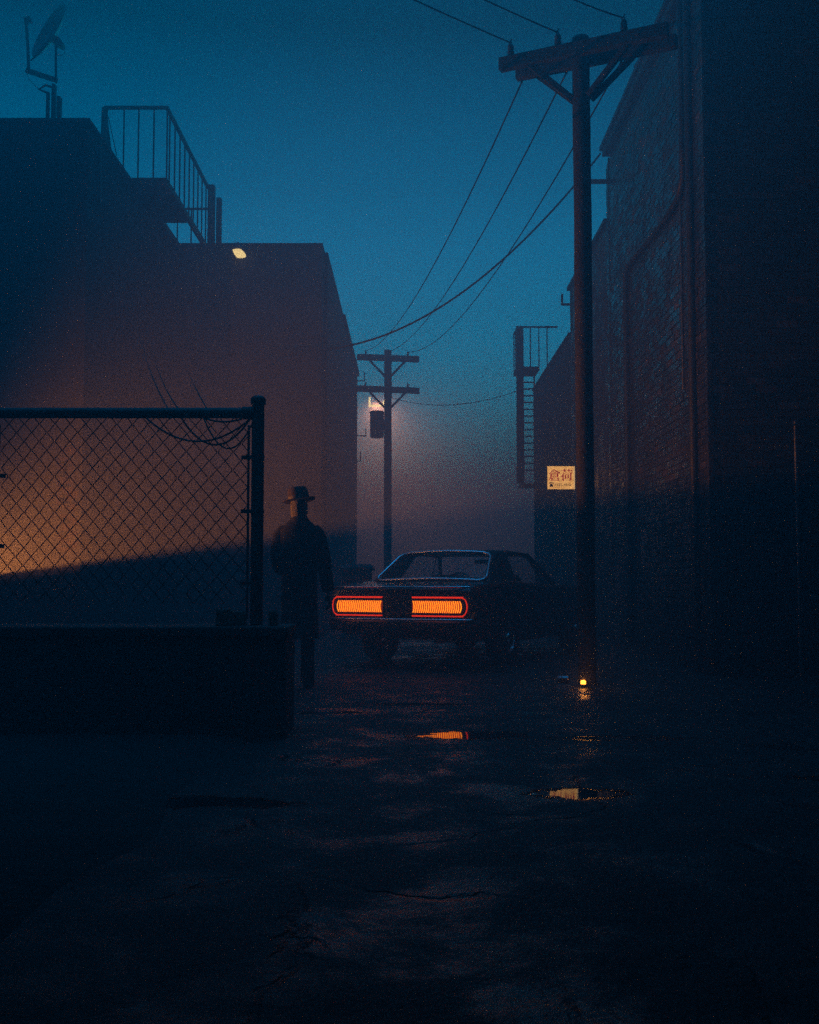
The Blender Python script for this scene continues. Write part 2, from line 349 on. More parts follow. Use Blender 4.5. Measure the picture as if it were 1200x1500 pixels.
def mesh_panel(x0, x1, z0, z1, name='wire_mesh'):
    mb = MB(); wd = .0519; st = .0594; k = 0; nx = int((x1 - x0) / wd); nz = int((z1 - z0) / st)
    for k in range(nx):
        pts = []; jx = random.uniform(-.003, .003)
        for j in range(nz + 1):
            odd = (j + k) % 2; x = x1 - (k + odd) * wd; z = z1 - j * st
            off = .0035 if odd else -.0035
            if z < z0 + .12 and random.random() < .12: break
            pts.append(Vector((x + .006 * math.sin(z * 4.1 + 1.3 * x) + random.uniform(-.0015, .0015), FY + off + .012 * math.sin(3.1 * x + 2.2 * z), z + .007 * math.sin(2.3 * x + 1) + random.uniform(-.0018, .0018))))
        fl = []
        for i, p in enumerate(pts):
            if 0 < i < len(pts) - 1:
                fl.append(p.lerp(pts[i - 1], .06) ); fl.append(p.lerp(pts[i + 1], .06))
            else: fl.append(p)
        if len(fl) > 3: mb.tube(fl, .0034, 5)
    return mb.build(name, M['wire'], fe, smooth=60)
mesh_panel(LX + .06, px_ - .06, PY(200, 885, FY).z, rz_ - .02)
mesh_panel(LX - 3, LX - .06, PY(200, 885, FY).z, rz_ - .02)
# broken bricks beside the post
for i, (x0, x1, yt, lab) in enumerate(((318, 345, 892, 'widest broken brick on the low wall left of the fence post'), (348, 360, 895, 'narrow brick stub on the low wall close beside the fence post'), (395, 407, 894, 'small brick stub on the low wall right of the fence post'))):
    a, bq = PY(x0, yt, FY - .1), PY(x1, yt, FY - .1); bm_ = MB()
    wv, hv = bq.x - a.x, a.z - WZ
    pts = [(-.5, 0), (.5, 0), (.48, .8), (.2, 1.0), (-.1, .93), (-.49, .98)]
    bm_.rings([[Vector(((a.x + bq.x) / 2 + u * wv, FY - .15 + d, WZ + v * hv)) for u, v in pts] for d in (0, .1)])
    o = bm_.build('brick', M['brickbit'], bevel=.004); tag(o, lab, 'brick', 'bricks on the low wall')

# loose cables slung behind the fence
zt = rz_ + .0
def cab(name, pts, r, lab): 
    o = MB().tube(pts, r, 7).build(name, M['cable'], smooth=60); return tag(o, lab, 'cable', 'loose cables behind the fence')
e = Vector((px_ - .06, FY + .06, rz_ - .03))
cab('cable', sag(PY(214, 612, FY + .25), e, .16), .007, 'loosest cable slung along the fence top from the corner post to the left')
cab('cable', sag(PY(262, 606, FY + .2), e + Vector((0, .02, .01)), .20), .007, 'middle cable loop hanging behind the top of the fence')
cab('cable', sag(PY(280, 602, FY + .15), e + Vector((.0, .03, .03)), .06), .007, 'tightest cable drooping just under the fence rail')
cab('cable', sag(PY(296, 606, FY + .3), e + Vector((.01, .04, -.02)), .21), .006, 'short deep cable loop nearest the fence corner post')

# ------------------------------------------------------------------ left buildings
Y1 = 14.0
c1 = PY(130, 173, Y1); X1, H1 = c1.x, c1.z
# depth where the roof line reaches pixel (263, 355)
r_ = ray(263, 355); Y2 = (H1 - 1) / r_.z * r_.y
c2 = PY(472, 356, Y2); X2, H2 = c2.x, c2.z
b1 = thing('near_building', 'dark plain rendered building with flat roof behind the fence', 'building', (X1 - 5, Y1, 0))
wb = MB(); wb.bb((X1 - 16, Y1, -.02), (X1, Y2 + 6, H1 - .06)); wb.build('wall', M['plaster'], b1)
cp = MB(); cp.bb((X1 - 16.02, Y1 - .02, H1 - .058), (X1 + .02, Y2 - .02, H1)); cp.build('roof_coping', M['roof'], b1, bevel=.01)
# patch of bare bricks where the render has come off
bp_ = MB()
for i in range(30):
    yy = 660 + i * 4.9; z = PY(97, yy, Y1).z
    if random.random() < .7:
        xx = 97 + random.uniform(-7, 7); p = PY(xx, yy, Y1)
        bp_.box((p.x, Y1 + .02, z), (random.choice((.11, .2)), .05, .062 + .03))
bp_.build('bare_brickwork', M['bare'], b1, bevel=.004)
# conduit on the side wall + drips
for px, y0, y1 in ((171, 440, 560), (147, 205, 300)):
    p0, p1 = PX(px, y0, X1 + .03), PX(px, y1, X1 + .03); MB().tube([p0, p1], .018, 8).build('conduit', M['galv'], b1, smooth=60)

# rooftop landing with railing on the side of the near building
r_ = ray(193, 260); YP = (H1 - 1) / r_.z * r_.y
fes = thing('fire_escape', 'railed steel landing jutting from the roof edge of the left building', 'landing', (X1, YP, H1 - .15))
p_r = PY(245, 260, YP); XR = p_r.x; ZP = p_r.z
r_ = ray(280, 328); YQ = XR / r_.x * r_.y
YE = XR / ray(305, 355).x * ray(305, 355).y
ze_ = H1 - .12
MB().bb((X1 + .025, YP, ZP - .10), (XR, YQ, ZP)).build('platform', M['rust'], fes, bevel=.008)
MB().bb((X1 + .022, YQ + .004, ZP - .12), (X1 + .09, YE + .3, ZP - .02)).build('stringer', M['rust'], fes)
MB().bb((XR - .05, YQ + .004, ZP - .11), (XR, YE + .05, ZP)).build('stringer', M['rust'], fes)
hr = PY(247, 157, YP).z
XL = PY(152, 157, YP).x
rail = MB(); 
rail.beam((XL, YP + .02, hr), (XR, YP + .02, hr), .045, .045); rail.beam((XR - .022, YP + .04, hr), (XR - .022, YE + .05, hr), .05, .05)
rail.beam((XL, YP + .02, hr), (XL - .05, YP + .9, hr - .95), .05, .05)
rail.build('handrail', M['rust'], fes)
for px in (181, 202.5, 225, 244.5):
    x = PY(px, 200, YP).x; z0 = max(ZP, ZP - .0)
    MB().tube([(x, YP + .02, ZP - .02), (x, YP + .02, hr)], .014, 6).build('baluster', M['rust'], fes)
MB().beam((XL - .01, YP + .02, H1 - .3), (XL + .015, YP + .02, hr), .085, .05).build('railing_post', M['rust'], fes)
for k, (dx, px2) in enumerate(((.04, 163), (.07, 171))):
    a = PY(157 + k * 1.5, 170, YP); c_ = PY(px2, 228, YP); MB().tube([a, c_], .007, 5).build('stay_rod', M['rust'], fes)
nb = 9
for k in range(nb):
    y = YP + .12 + (YE - YP) * (k + .3) / nb
    MB().tube([(XR - .022, y, ZP - .05), (XR - .022, y, hr)], .014, 6).build('baluster', M['rust'], fes)
zm = PY(285, 296, YQ + 1.0).z
MB().beam((XR - .45, YE - .05, ZP + .66), (XR, YE - .05, ZP + .66), .035, .035).build('cross_rail', M['rust'], fes)
for xo in (.55, .3): MB().tube([(XR - xo, YE - .05, ZP - .7), (XR - xo, YE - .05, ZP + .66)], .014, 6).build('baluster', M['rust'], fes)
pe = PX(312, 268, XR + .05)
MB().bb((XR - .03, YE + .06, ZP - .8), (XR + .09, YE + .2, hr + .07)).build('end_post', M['rust'], fes, bevel=.01)
MB().bb((XR + .10, YE + .205, ZP - .8), (XR + .19, YE + .33, hr - .12)).build('end_post', M['rust'], fes, bevel=.01)

# satellite dish
DY = Y1 + .7
ds = thing('satellite_dish', 'satellite dish tilted to the sky on the left roof edge', 'satellite dish', PY(80, 173, DY))
ds.location.z = H1
def D(px, py, dy=0): return PY(px, py, DY + dy)
d = MB()
ctr = D(71, 44); maj = (D(91, 6) - D(49, 84)); hl = maj.length / 2; majn = maj.normalized()
nrm = Vector((-.80, -.62, 0)); nrm = (nrm - majn * nrm.dot(majn)); nrm = Vector((nrm.x, nrm.y - .0, nrm.z)).normalized()
sd = majn.cross(nrm).normalized()
rings = []
for t in (0.02, .25, .5, .75, .95, 1.0):
    rings.append([ctr - nrm * (.11 * (1 - t * t)) + (majn * math.cos(q * math.pi / 20) + sd * math.sin(q * math.pi / 20) * .86) * hl * t for q in range(40)])
for t in (1.0, .95, .5, .02):
    rings.append([ctr - nrm * (.11 * (1 - t * t) + .012) + (majn * math.cos(q * math.pi / 20) + sd * math.sin(q * math.pi / 20) * .86) * hl * (t + .008) for q in range(40)])
d.rings(rings); d.build('reflector', M['dish'], ds, smooth=40)
MB().tube([D(42, 100), D(41, 70), D(38.5, 34)], [.024, .022, .02], 8).build('feed_arm', M['metal'], ds, smooth=50)
h = MB(); h.tube([D(39, 36), D(38, 27), D(41, 26), D(46.5, 33)], [.028, .034, .034, .022], 10); h.build('feed_horn', M['metal'], ds, smooth=50)
MB().beam(D(38.5, 103), D(84, 118), .05, .065).build('boom', M['metal'], ds, bevel=.006)
MB().tube([D(82, 120), D(82, 66)], .018, 8).build('mast', M['metal'], ds, smooth=50)
MB().tube([D(45, 89), D(60, 75), D(75, 56)], [.008, .03, .02], 8).build('strut', M['metal'], ds, smooth=50)
MB().rings([[p + Vector((0, dy, 0)) for p in (D(78, 64), D(84, 54), D(91, 60), D(94, 66), D(92, 71), D(86, 69))] for dy in (-.06, .06)]).build('pivot_bracket', M['metal'], ds, bevel=.006)
bb_ = MB(); bb_.bb(D(67.5, 134, -.03), D(73, 173, .03) - Vector((0, 0, .02))); bb_.bb(D(75.5, 122, -.04), D(82.5, 173, .04) - Vector((0, 0, .02))); bb_.bb(D(83, 140, -.05), D(91, 173, .05) - Vector((0, 0, .02)))
bb_.build('base_post', M['metal'], ds, bevel=.006)
MB().tube([D(78, 128), D(67, 124.5), D(57.5, 131), D(67, 135), D(72, 137)], .018, 8).build('elbow', M['metal'], ds)
MB().tube([D(40, 106), D(42, 116), D(52, 126), D(57, 130)], .004, 5).build('lead', M['cable'], ds)
MB().tube([D(93, 70), D(95, 77), D(91, 81), D(84, 81)], .004, 5).build('lead', M['cable'], ds)

# far left building in three steps
b2 = thing('far_building', 'hazy flat roofed building with stepped wall and lamp, left of the lane', 'building', (X2 - 3, Y2, 0))
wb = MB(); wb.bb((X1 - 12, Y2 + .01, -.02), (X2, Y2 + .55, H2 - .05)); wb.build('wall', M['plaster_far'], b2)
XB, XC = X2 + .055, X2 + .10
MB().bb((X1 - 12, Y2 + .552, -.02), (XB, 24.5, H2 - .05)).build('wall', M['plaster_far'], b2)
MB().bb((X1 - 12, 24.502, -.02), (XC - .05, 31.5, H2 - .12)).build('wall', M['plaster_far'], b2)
cp = MB(); cp.bb((X1 - 12, Y2 - .01, H2 - .048), (X2 + .012, Y2 + .55, H2)); cp.bb((X1 - 12, Y2 + .554, H2 - .048), (XB + .012, 24.5, H2 - .003)); cp.bb((X1 - 12, 24.504, H2 - .118), (XC + .012, 31.55, H2 - .006))
cp.build('roof_coping', M['roof'], b2, bevel=.008)
for px, yt, yb, yy in ((534, 545, 558, 31.0), (536, 628, 638.5, 30.6), (528, 662, 675.5, 31.3)):
    a = PY(519, yb, yy); a.x = XC - .06; c_ = PY(px, yb, yy); t_ = PY(px, yt, yy)
    m_ = MB(); m_.beam(a, c_, .03, .03); m_.beam(c_ - Vector((0, 0, .015)), t_, .03, .03); m_.build('bracket', M['rust'], b2)
cd_ = MB()
for px in (289, 300): cd_.tube([PY(px, 362, Y2 - .02), PY(px, 640, Y2 - .02)], .02, 6)
cd_.build('conduit', M['galv'], b2)
# thin wires drooping from the wall down to the fence
wl = [((190, 425), (247, 600), .2), ((205, 430), (262, 600), .25), ((248, 470), (304, 600), .1)]
for i, ((xa, ya), (xb, yb), s) in enumerate(wl):
    o = MB().tube(sag(PX(xa, ya, X1 + .03), PY(xb, yb, FY + .9), s), .006, 5).build('wire', M['cable'])
    tag(o, ('leftmost', 'middle', 'rightmost')[i] + ' thin wire drooping from the left building down behind the fence', 'wire', 'wires drooping behind the fence')

# wall lamp
LYw = Y2 - .02
lp = thing('wall_lamp', 'lit hooded lamp high on the far left building', 'lamp', PY(350, 362, LYw))
def W(px, py, dy=0): return PY(px, py, LYw + dy)
hd = MB(); cc = W(349, 364, -.14)
hd.rings([[cc + Vector((math.cos(a) * rr * 1.05, math.sin(a) * rr * .9, z - .25 * math.cos(a) * rr * .8)) for a in [k * math.pi / 10 for k in range(20)]] for rr, z in ((.02, .10), (.07, .085), (.115, .05), (.13, 0), (.125, -.005), (.11, .0))], True, False)
hd.build('hood', M['metal'], lp, smooth=50)
MB().tube([W(347, 362, .02), W(347.5, 357, -.06), cc + Vector((0, 0, .1))], .018, 8).build('arm', M['metal'], lp, smooth=50)
M['lampface'] = emit('lamp_lens', (1, .72, .27), 2.6)
ln = MB()
quad = [W(*q, -.16) for q in ((340.6, 365.8), (342.2, 364.5), (350, 364.2), (353.6, 365.2), (356.5, 368), (359.8, 372), (360, 374.6), (357.6, 376.7), (351, 377.2), (347, 376.6), (344.6, 374), (342.2, 370))]
cq = sum(quad, Vector()) / len(quad)
ln.rings([[p + (p - cq) * s + Vector((0, dy, 0)) for p in quad] for dy, s in ((.05, 0), (.0, 0), (-.01, -.1))])
ln.build('lens', M['lampface'], lp, bevel=.012)

# ------------------------------------------------------------------ right buildings
RX = 3.2
yR = lambda px: RX / ray(px, 750).x * ray(px, 750).y
Ya, Yb = yR(1042), yR(895)
ev = PX(882, 221, RX - .13); HE = ev.z
b3 = thing('brick_building', 'dark tall brick building with eaves and pipes on the right', 'building', (RX + 2, Ya, 0))
MB().bb((RX, Ya, -.02), (RX + 8, Yb, HE - .1)).build('wall', M['mortar'], b3)
bk_ = MB(); rowh = .088; nrow = int((HE - .12) / rowh)
for i in range(nrow):
    z = (i + .5) * rowh; L_ = .24; y = Ya - .012 - (i % 2) * .12
    header = i % 6 == 5
    while y < Yb:
        ln_ = (.115 if header else .235); a_, e_ = max(y, Ya - .011), min(y + ln_ - .011, Yb)
        if e_ - a_ > .03:
            p_ = .011 + random.uniform(-.004, .004) + (random.random() < .03) * -.006
            rt = Euler((random.gauss(0, .004), random.gauss(0, .008), random.gauss(0, .012))).to_matrix()
            bk_.box((RX + .02 - p_ / 2 - .01, (a_ + e_) / 2, z + random.uniform(-.0015, .0015)), (.04 + p_, e_ - a_, rowh - .012), rt)
        y += ln_
    x = RX + .03 + ((i + 1) % 2) * .0
    x = RX + .03 - (i % 2) * -.11
    while x < RX + 7.9:
        bk_.box((x + .112, Ya + .01 - random.uniform(-.003, .004), z), (.224, .04, rowh - .012), Euler((0, 0, random.gauss(0, .006))).to_matrix()); x += .235
bk_.build('brickwork', M['brick_unit'], b3)
rf = MB(); rf.bb((RX - .13, Ya - .25, HE - .10), (RX + 8.2, ev.y, HE)); rf.bb((RX - .17, Ya - .25, HE + .002), (RX - .04, ev.y + .03, HE + .07))
rf.add([(RX - .12, Ya - .25, HE + .002), (RX - .12, ev.y, HE + .002), (RX + 4, ev.y, HE + 1.6), (RX + 4, Ya - .25, HE + 1.6), (RX + 8.2, Ya - .25, HE + .002), (RX + 8.2, ev.y, HE + .002)], [(0, 1, 2, 3), (3, 2, 5, 4), (0, 3, 4), (1, 5, 2)])
rf.build('roof', M['roof'], b3, bevel=.01)
def wp(px, py, o=.06): return PX(px, py, RX - o)
# swan-neck downpipe
dp = [wp(1003, 60), wp(1003, 180), wp(1000, 262), wp(995, 287), wp(978, 316), wp(945, 357), wp(923, 384), wp(916, 398), wp(915, 430), wp(915, 720)]
dp = [Vector((RX - .06, p.y, p.z)) for p in dp]; dp[0].z = HE - .1; dp[0].y = dp[1].y
for k in (0, 1): dp[k].y = dp[2].y - .02
for k in (7, 8, 9): dp[k].y = dp[7].y
dp[-1].z = .1
MB().tube(dp, .042, 12).build('downpipe', M['metal'], b3, smooth=50)
y_ = yR(1025); MB().tube([(RX - .05, y_, .0), (RX - .05, y_, HE - .1)], .05, 12).build('downpipe', M['metal'], b3, smooth=50)
y_ = yR(1008); MB().tube([(RX - .03, y_, 3.2), (RX - .03, y_, HE - .1)], .018, 8).build('conduit', M['galv'], b3, smooth=50)
y_ = yR(899.5); MB().tube([(RX - .02, y_, 1.2), (RX - .02, y_, HE - .1)], .014, 8).build('conduit', M['metal'], b3, smooth=50)
a = wp(897, 266, .0); MB().beam((RX, a.y, a.z), (RX - .5, a.y, a.z), .05, .06).build('standoff_arm', M['rust'], b3)
# hook insulator on the gutter
h = PX(931, 106, RX - .12); MB().tube([Vector((RX - .12, h.y, HE + .07)), Vector((RX - .13, h.y, HE + .16)), Vector((RX - .10, h.y - .05, HE + .2))], .014, 6).build('hook', M['metal'], b3)
# pipe with clips on the face towards us
xp = PY(1165, 700, Ya).x
MB().tube([(xp, Ya - .04, .0), (xp, Ya - .04, PY(1165, 618, Ya).z), (xp + .05, Ya + .01, PY(1165, 614, Ya).z)], .022, 8).build('conduit', M['galv'], b3, smooth=50)
for py in (624, 730, 832, 886):
    z = PY(1165, py, Ya).z; MB().box((xp, Ya - .04, z), (.09, .07, .022)).build('pipe_clip', M['chrome'], b3, bevel=.004)
wn = MB(); a = wp(939, 772); c_ = wp(950, 828)
MB().bb((RX - .015, yR(951), a.z + .04), (RX + .02, yR(938), c_.z - .04)).build('window', M['metal'], b3, bevel=.004)
MB().bb((RX - .02, yR(949), a.z), (RX + .01, yR(940.5), c_.z)).build('window_pane', M['pane'], b3)

Yc, Yd = yR(838), 28.0
H4 = PX(894, 312, RX).z
b4 = thing('hazy_building', 'hazy lower brick building directly beyond the tall brick one on the right', 'building', (RX + 2, Yb, 0))
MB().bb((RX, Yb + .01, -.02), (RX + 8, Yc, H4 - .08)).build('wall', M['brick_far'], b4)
cp = MB(); cp.bb((RX - .06, Yb + .01, H4 - .078), (RX + 8, Yc + .05, H4)); cp.build('roof_coping', M['roof'], b4, bevel=.01)
p = PX(838, 446, RX - .02); m_ = MB(); q0 = PY(823.5, 446, p.y); q1 = PY(823.5, 431, p.y)
m_.beam(Vector((RX, p.y, q0.z)), q0, .04, .04); m_.beam(q0 - Vector((0, 0, .02)), q1, .04, .04); m_.build('bracket', M['rust'], b4)
H5 = PX(839, 480, RX).z
b5 = thing('distant_building', 'distant fog bound building carrying an iron fire escape on the right', 'building', (RX + 2, Yc, 0))
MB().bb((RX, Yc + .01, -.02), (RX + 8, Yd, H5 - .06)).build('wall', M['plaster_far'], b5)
cp = MB(); cp.bb((RX - .03, Yc + .06, H5 - .058), (RX + 8, Yd, H5)); cp.build('roof_coping', M['roof'], b5, bevel=.01)
# fire escape with ladder
YF = 26.6
fe2 = thing('fire_escape', 'faint iron fire escape with ladder on the distant right building', 'fire escape', (RX - .5, YF, 2.5))
def Fq(px, py, dy=0): return PY(px, py, YF + dy)
zpl = Fq(780, 537).z; xo = Fq(757, 537).x
MB().bb((xo, YF, zpl - .08), (RX, YF + .9, zpl)).build('platform', M['rust'], fe2)
MB().bb((xo, YF - .02, Fq(760, 708).z), (xo + .17, YF + .14, Fq(760, 480).z)).build('frame_column', M['rust'], fe2)
zr2 = Fq(780, 479).z; xr2 = Fq(817, 479).x
rl = MB(); rl.beam((xo, YF, zr2), (xr2, YF, zr2), .04, .04); rl.beam((xo + .02, YF, zr2), (xo + .02, YF + .9, zr2), .04, .04); rl.build('handrail', M['rust'], fe2)
for px in (777, 789.5, 801.5): 
    x = Fq(px, 500).x; MB().tube([(x, YF, zpl - .02), (x, YF, zr2)], .014, 6).build('baluster', M['rust'], fe2)
for k in range(2): MB().tube([(xo + .02, YF + .43 * (k + 1), zpl - .02), (xo + .02, YF + .43 * (k + 1), zr2)], .014, 6).build('baluster', M['rust'], fe2)
lx0, lx1 = Fq(768, 600).x, Fq(783, 600).x
ld = MB(); ld.beam((lx1, YF, Fq(783, 702).z), (lx1, YF, zpl - .08), .03, .05); ld.build('ladder_rail', M['rust'], fe2)
for k in range(14):
    z = Fq(775, 560 + k * 9.9).z; MB().beam((lx0 - .02, YF, z), (lx1 + .02, YF, z), .04, .03).build('rung', M['rust'], fe2)
MB().bb((xo + .1, YF, Fq(770, 708).z - .04), (RX, YF + 1.0, Fq(770, 708).z)).build('platform', M['rust'], fe2)

b6 = thing('added_shade_building', 'added unseen brick block right of the viewer, shading the near lane', 'building', (8, 0, 0))  # unseen block added to hold sky light off the near right
MB().bb((4.15, -12.9, -.02), (13, 10.3, 8.6)).build('wall', M['brick'], b6); MB().bb((3.35, -12.92, 8.602), (13.05, 11.2, 8.75)).build('roof_coping', M['roof'], b6)  # roof slab widened past the wall to darken the brick front
b7 = thing('added_shade_building', 'added unseen rendered block left of the viewer, shading the near lane', 'building', (-8, 0, 0))  # unseen block added to darken the near left side
MB().bb((-13, -12.9, -.02), (-4.7, 3.6, 7.2)).build('wall', M['plaster'], b7); MB().bb((-13.05, -12.92, 7.202), (-4.66, 3.63, 7.34)).build('roof_coping', M['roof'], b7)

b8 = thing('added_shade_roof', 'unseen concrete slab added above the viewer to shade the near haze', 'roof', (0, -3, 5.6))  # invented slab out of view, keeps the nearest fog dark
MB().bb((-4.69, -12.8, 5.6), (4.14, 3.6, 5.82)).build('slab', M['concrete'], b8)
for y in (-8, -3.5, 0, 3.2): MB().bb((-4.69, y, 5.32), (4.14, y + .3, 5.597)).build('shade_roof_beam', M['concrete'], b8)

# hanging shop sign (lit)
SY = 20.0
s0, s1 = PY(802, 683, SY), PY(842.5, 716.5, SY)
sg = thing('shop_sign', 'small lit orange box sign with red characters beside the near pole', 'sign', ((s0.x + s1.x) / 2, SY, s1.z))
M['signbox'] = M['metal']
MB().bb((s0.x - .012, SY + .012, s1.z - .012), (s1.x + .012, SY + .12, s0.z + .012)).build('housing', M['metal'], sg, bevel=.006)
sm, snt, sb = new_mat('sign_face'); Nn = snt.nodes; Ll = snt.links
tcs = Nn.new('ShaderNodeTexCoord'); nzs = Nn.new('ShaderNodeTexNoise'); nzs.inputs['Scale'].default_value = 9; nzs.inputs['Detail'].default_value = 6; Ll.new(tcs.outputs['Object'], nzs.inputs['Vector'])
crs = Nn.new('ShaderNodeValToRGB'); crs.color_ramp.elements[0].position = .3; crs.color_ramp.elements[1].position = .7
crs.color_ramp.elements[0].color = (.68, .31, .07, 1); crs.color_ramp.elements[1].color = (1.0, .50, .14, 1); Ll.new(nzs.outputs['Fac'], crs.inputs[0])
Ll.new(crs.outputs[0], sb.inputs['Emission Color']); sm.cycles.emission_sampling = 'NONE'; sb.inputs['Emission Strength'].default_value = 2.4; sb.inputs['Base Color'].default_value = (.4, .25, .1, 1)
MB().bb((s0.x, SY, s1.z), (s1.x, SY + .0115, s0.z)).build('face', sm, sg)
M['redink'] = emit('red_letters', (.62, .0, .015), 1.0); M['blueink'] = mat('blue_letters', (.012, .02, .06), .5, var=.1)
M['litedge'] = emit('lit_edge', (1, .68, .3), 1.4)
MB().bb((s1.x - .022, SY - .003, s1.z + .004), (s1.x - .004, SY - .0005, s0.z - .004)).build('edge_strip', M['litedge'], sg)
def S(cx, cy): # coordinates read off a 17.14x enlargement of the sign
    return Vector((s0.x + (cx - 205) / (885 - 205) * (s1.x - s0.x), SY - .003, s0.z + (cy - 220) / (790 - 220) * (s1.z - s0.z)))
def stroke(mb, pts, wds):
    pts = [S(*p) for p in pts]; k = (s1.x - s0.x) / 680
    L_, R_ = [], []
    for i, p in enumerate(pts):
        t = (pts[min(i + 1, len(pts) - 1)] - pts[max(i - 1, 0)]).normalized(); nn = Vector((-t.z, 0, t.x)) * wds[i] * k / 2
        L_.append(p + nn); R_.append(p - nn)
    n = len(pts); vs = L_ + R_; d = Vector((0, -.003, 0)); vs = vs + [v + d for v in vs]
    fs = []
    for i in range(n - 1): fs += [(i, i + 1, n + i + 1, n + i), (2 * n + i, 3 * n + i, 3 * n + i + 1, 2 * n + i + 1), (i, 2 * n + i, 2 * n + i + 1, i + 1), (n + i, n + i + 1, 3 * n + i + 1, 3 * n + i)]
    fs += [(0, n, 3 * n, 2 * n), (n - 1, 3 * n - 1, 4 * n - 1, 2 * n - 1)]
    mb.add(vs, fs)
T, K = 13, 32
ink = MB()
for pts, wd in [([(368, 300), (300, 370), (232, 410)], [20, 20, 8]), ([(368, 300), (430, 350), (510, 390)], [12, 24, 34]),
    ([(335, 368), (412, 368)], [T, T + 4]), ([(297, 395), (288, 500), (232, 575)], [K, K, 10]), ([(297, 402), (462, 402)], [T, T + 3]),
    ([(456, 400), (456, 490)], [K, K]), ([(300, 440), (450, 440)], [T, T]), ([(295, 480), (456, 480)], [T, T]),
    ([(312, 508), (312, 580)], [K, K]), ([(468, 505), (468, 580)], [K, K]), ([(312, 514), (468, 514)], [T, T]), ([(312, 566), (468, 566)], [T, T]),
    ([(548, 332), (780, 332), (822, 328)], [T, T, 26]), ([(630, 293), (634, 362)], [K, 18]), ([(737, 293), (732, 362)], [K, 18]),
    ([(615, 375), (580, 445), (532, 492)], [24, 22, 8]), ([(591, 440), (591, 582)], [K, K]),
    ([(630, 388), (780, 388), (824, 384)], [T, T, 28]), ([(648, 425), (648, 535)], [K, K]), ([(718, 425), (718, 520)], [K, K]),
    ([(648, 432), (718, 432)], [T, T]), ([(648, 512), (718, 512)], [T, T]), ([(781, 390), (781, 560), (742, 575)], [K, K, 12])]:
    stroke(ink, pts, wd)
ink.build('lettering', M['redink'], sg)
ph = MB(); stroke(ph, [(242, 660), (256, 636), (298, 626), (340, 636), (356, 660)], [20, 20, 18, 20, 20]); stroke(ph, [(298, 650), (298, 690), (298, 730)], [40, 74, 96]); ph.build('telephone_symbol', M['blueink'], sg)
tx = bpy.data.curves.new('digits', 'FONT'); tx.body = '1252-4418'; tx.size = 1; tx.extrude = .01
to = bpy.data.objects.new('digits', tx); col.objects.link(to); bpy.context.view_layer.update()
me = bpy.data.meshes.new_from_object(to.evaluated_get(bpy.context.evaluated_depsgraph_get())); col.objects.unlink(to); bpy.data.objects.remove(to)
xs = [v.co.x for v in me.vertices]; ys_ = [v.co.y for v in me.vertices]; a, c_ = S(395, 652), S(785, 716)
for v in me.vertices:
    u = (v.co.x - min(xs)) / (max(xs) - min(xs)); t = (v.co.y - min(ys_)) / (max(ys_) - min(ys_)); q = v.co.z
    v.co = Vector((a.x + u * (c_.x - a.x), SY - .004 - (.002 if q > 0 else 0), c_.z + t * (a.z - c_.z))) - root_loc(sg)
me.materials.clear(); me.materials.append(M['blueink']); o = bpy.data.objects.new('telephone_number', me); col.objects.link(o); o.parent = sg
for zz in (s0.z - .05, s1.z + .05): MB().beam((s1.x, SY + .07, zz), (RX, SY + .07, zz), .03, .03).build('bracket', M['rust'], sg)

# ------------------------------------------------------------------ near utility pole
NY = 10.67
pbase = PY(860.5, 1000, NY); PXn = pbase.x; top = PY(852.5, 60, NY); ZT = top.z
up = thing('utility_pole', 'nearest tall wooden utility pole with double crossarm and insulators', 'utility pole', (PXn, NY, 0))
MB().tube([(PXn + random.uniform(-.004, .004), NY, -.02 + (ZT + .02) * i / 14) for i in range(15)], [.088 + random.uniform(-.002, .002) for i in range(15)], 14).build('pole', M['wood'], up, smooth=50)
q = MB(); q.lathe([(.092, -.03), (.095, .0), (.08, .035), (.04, .05), (0, .052)], (PXn, NY, ZT), n=16); q.build('pole_cap', M['roof'], up, smooth=50)
psi = R(-25); ax = Vector((math.cos(psi), math.sin(psi), 0)); ay = Vector((-ax.y, ax.x, 0))
zc = PY(852, 80, NY).z
cc0 = Vector((PXn, NY, zc))
MB().beam(cc0 - ax * .82 - ay * .13, cc0 + ax * .90 - ay * .13, .09, .135).build('crossarm', M['wood'], up, bevel=.01)
MB().beam(cc0 - ax * .73 + ay * .13, cc0 + ax * .93 + ay * .13, .09, .135).build('crossarm', M['wood'], up, bevel=.01)
zb_ = PY(852, 145, NY).z
for sgn, oy in ((-1, -.13), (1, -.13), (1, .13), (-1, .13)):
    a = cc0 + ax * sgn * .5 + ay * oy - Vector((0, 0, .06)); c_ = Vector((PXn, NY, zb_)) + ax * sgn * .085 + ay * oy * .4
    MB().beam(a, c_, .045, .06).build('brace', M['wood'], up, bevel=.005)
ins = []
for t, oy in ((-.70, -.13), (-.20, -.13), (.47, -.13)):
    p = cc0 + ax * t + ay * oy + Vector((0, 0, .067)); pin = MB()
    pin.lathe([(.03, 0), (.036, .02), (.036, .05), (.028, .062), (.034, .075), (.03, .11), (.016, .135), (.012, .15)], p, n=12)
    io = pin.build('insulator', M['ceramic'], up, smooth=50)
    tp = MB(); tp.tube([p + Vector((-.02, 0, .14)), p + Vector((0, 0, .165)), p + Vector((.012, 0, .185))], .007, 6); tp.build('tie_wire', M['metal'], io, local=False)
    ins.append(p + Vector((0, 0, .145)))
for t in (-.62, .62):
    p = cc0 + ax * t; MB().tube([p - ay * .2, p + ay * .2], .012, 8).build('bolt', M['metal'], up)

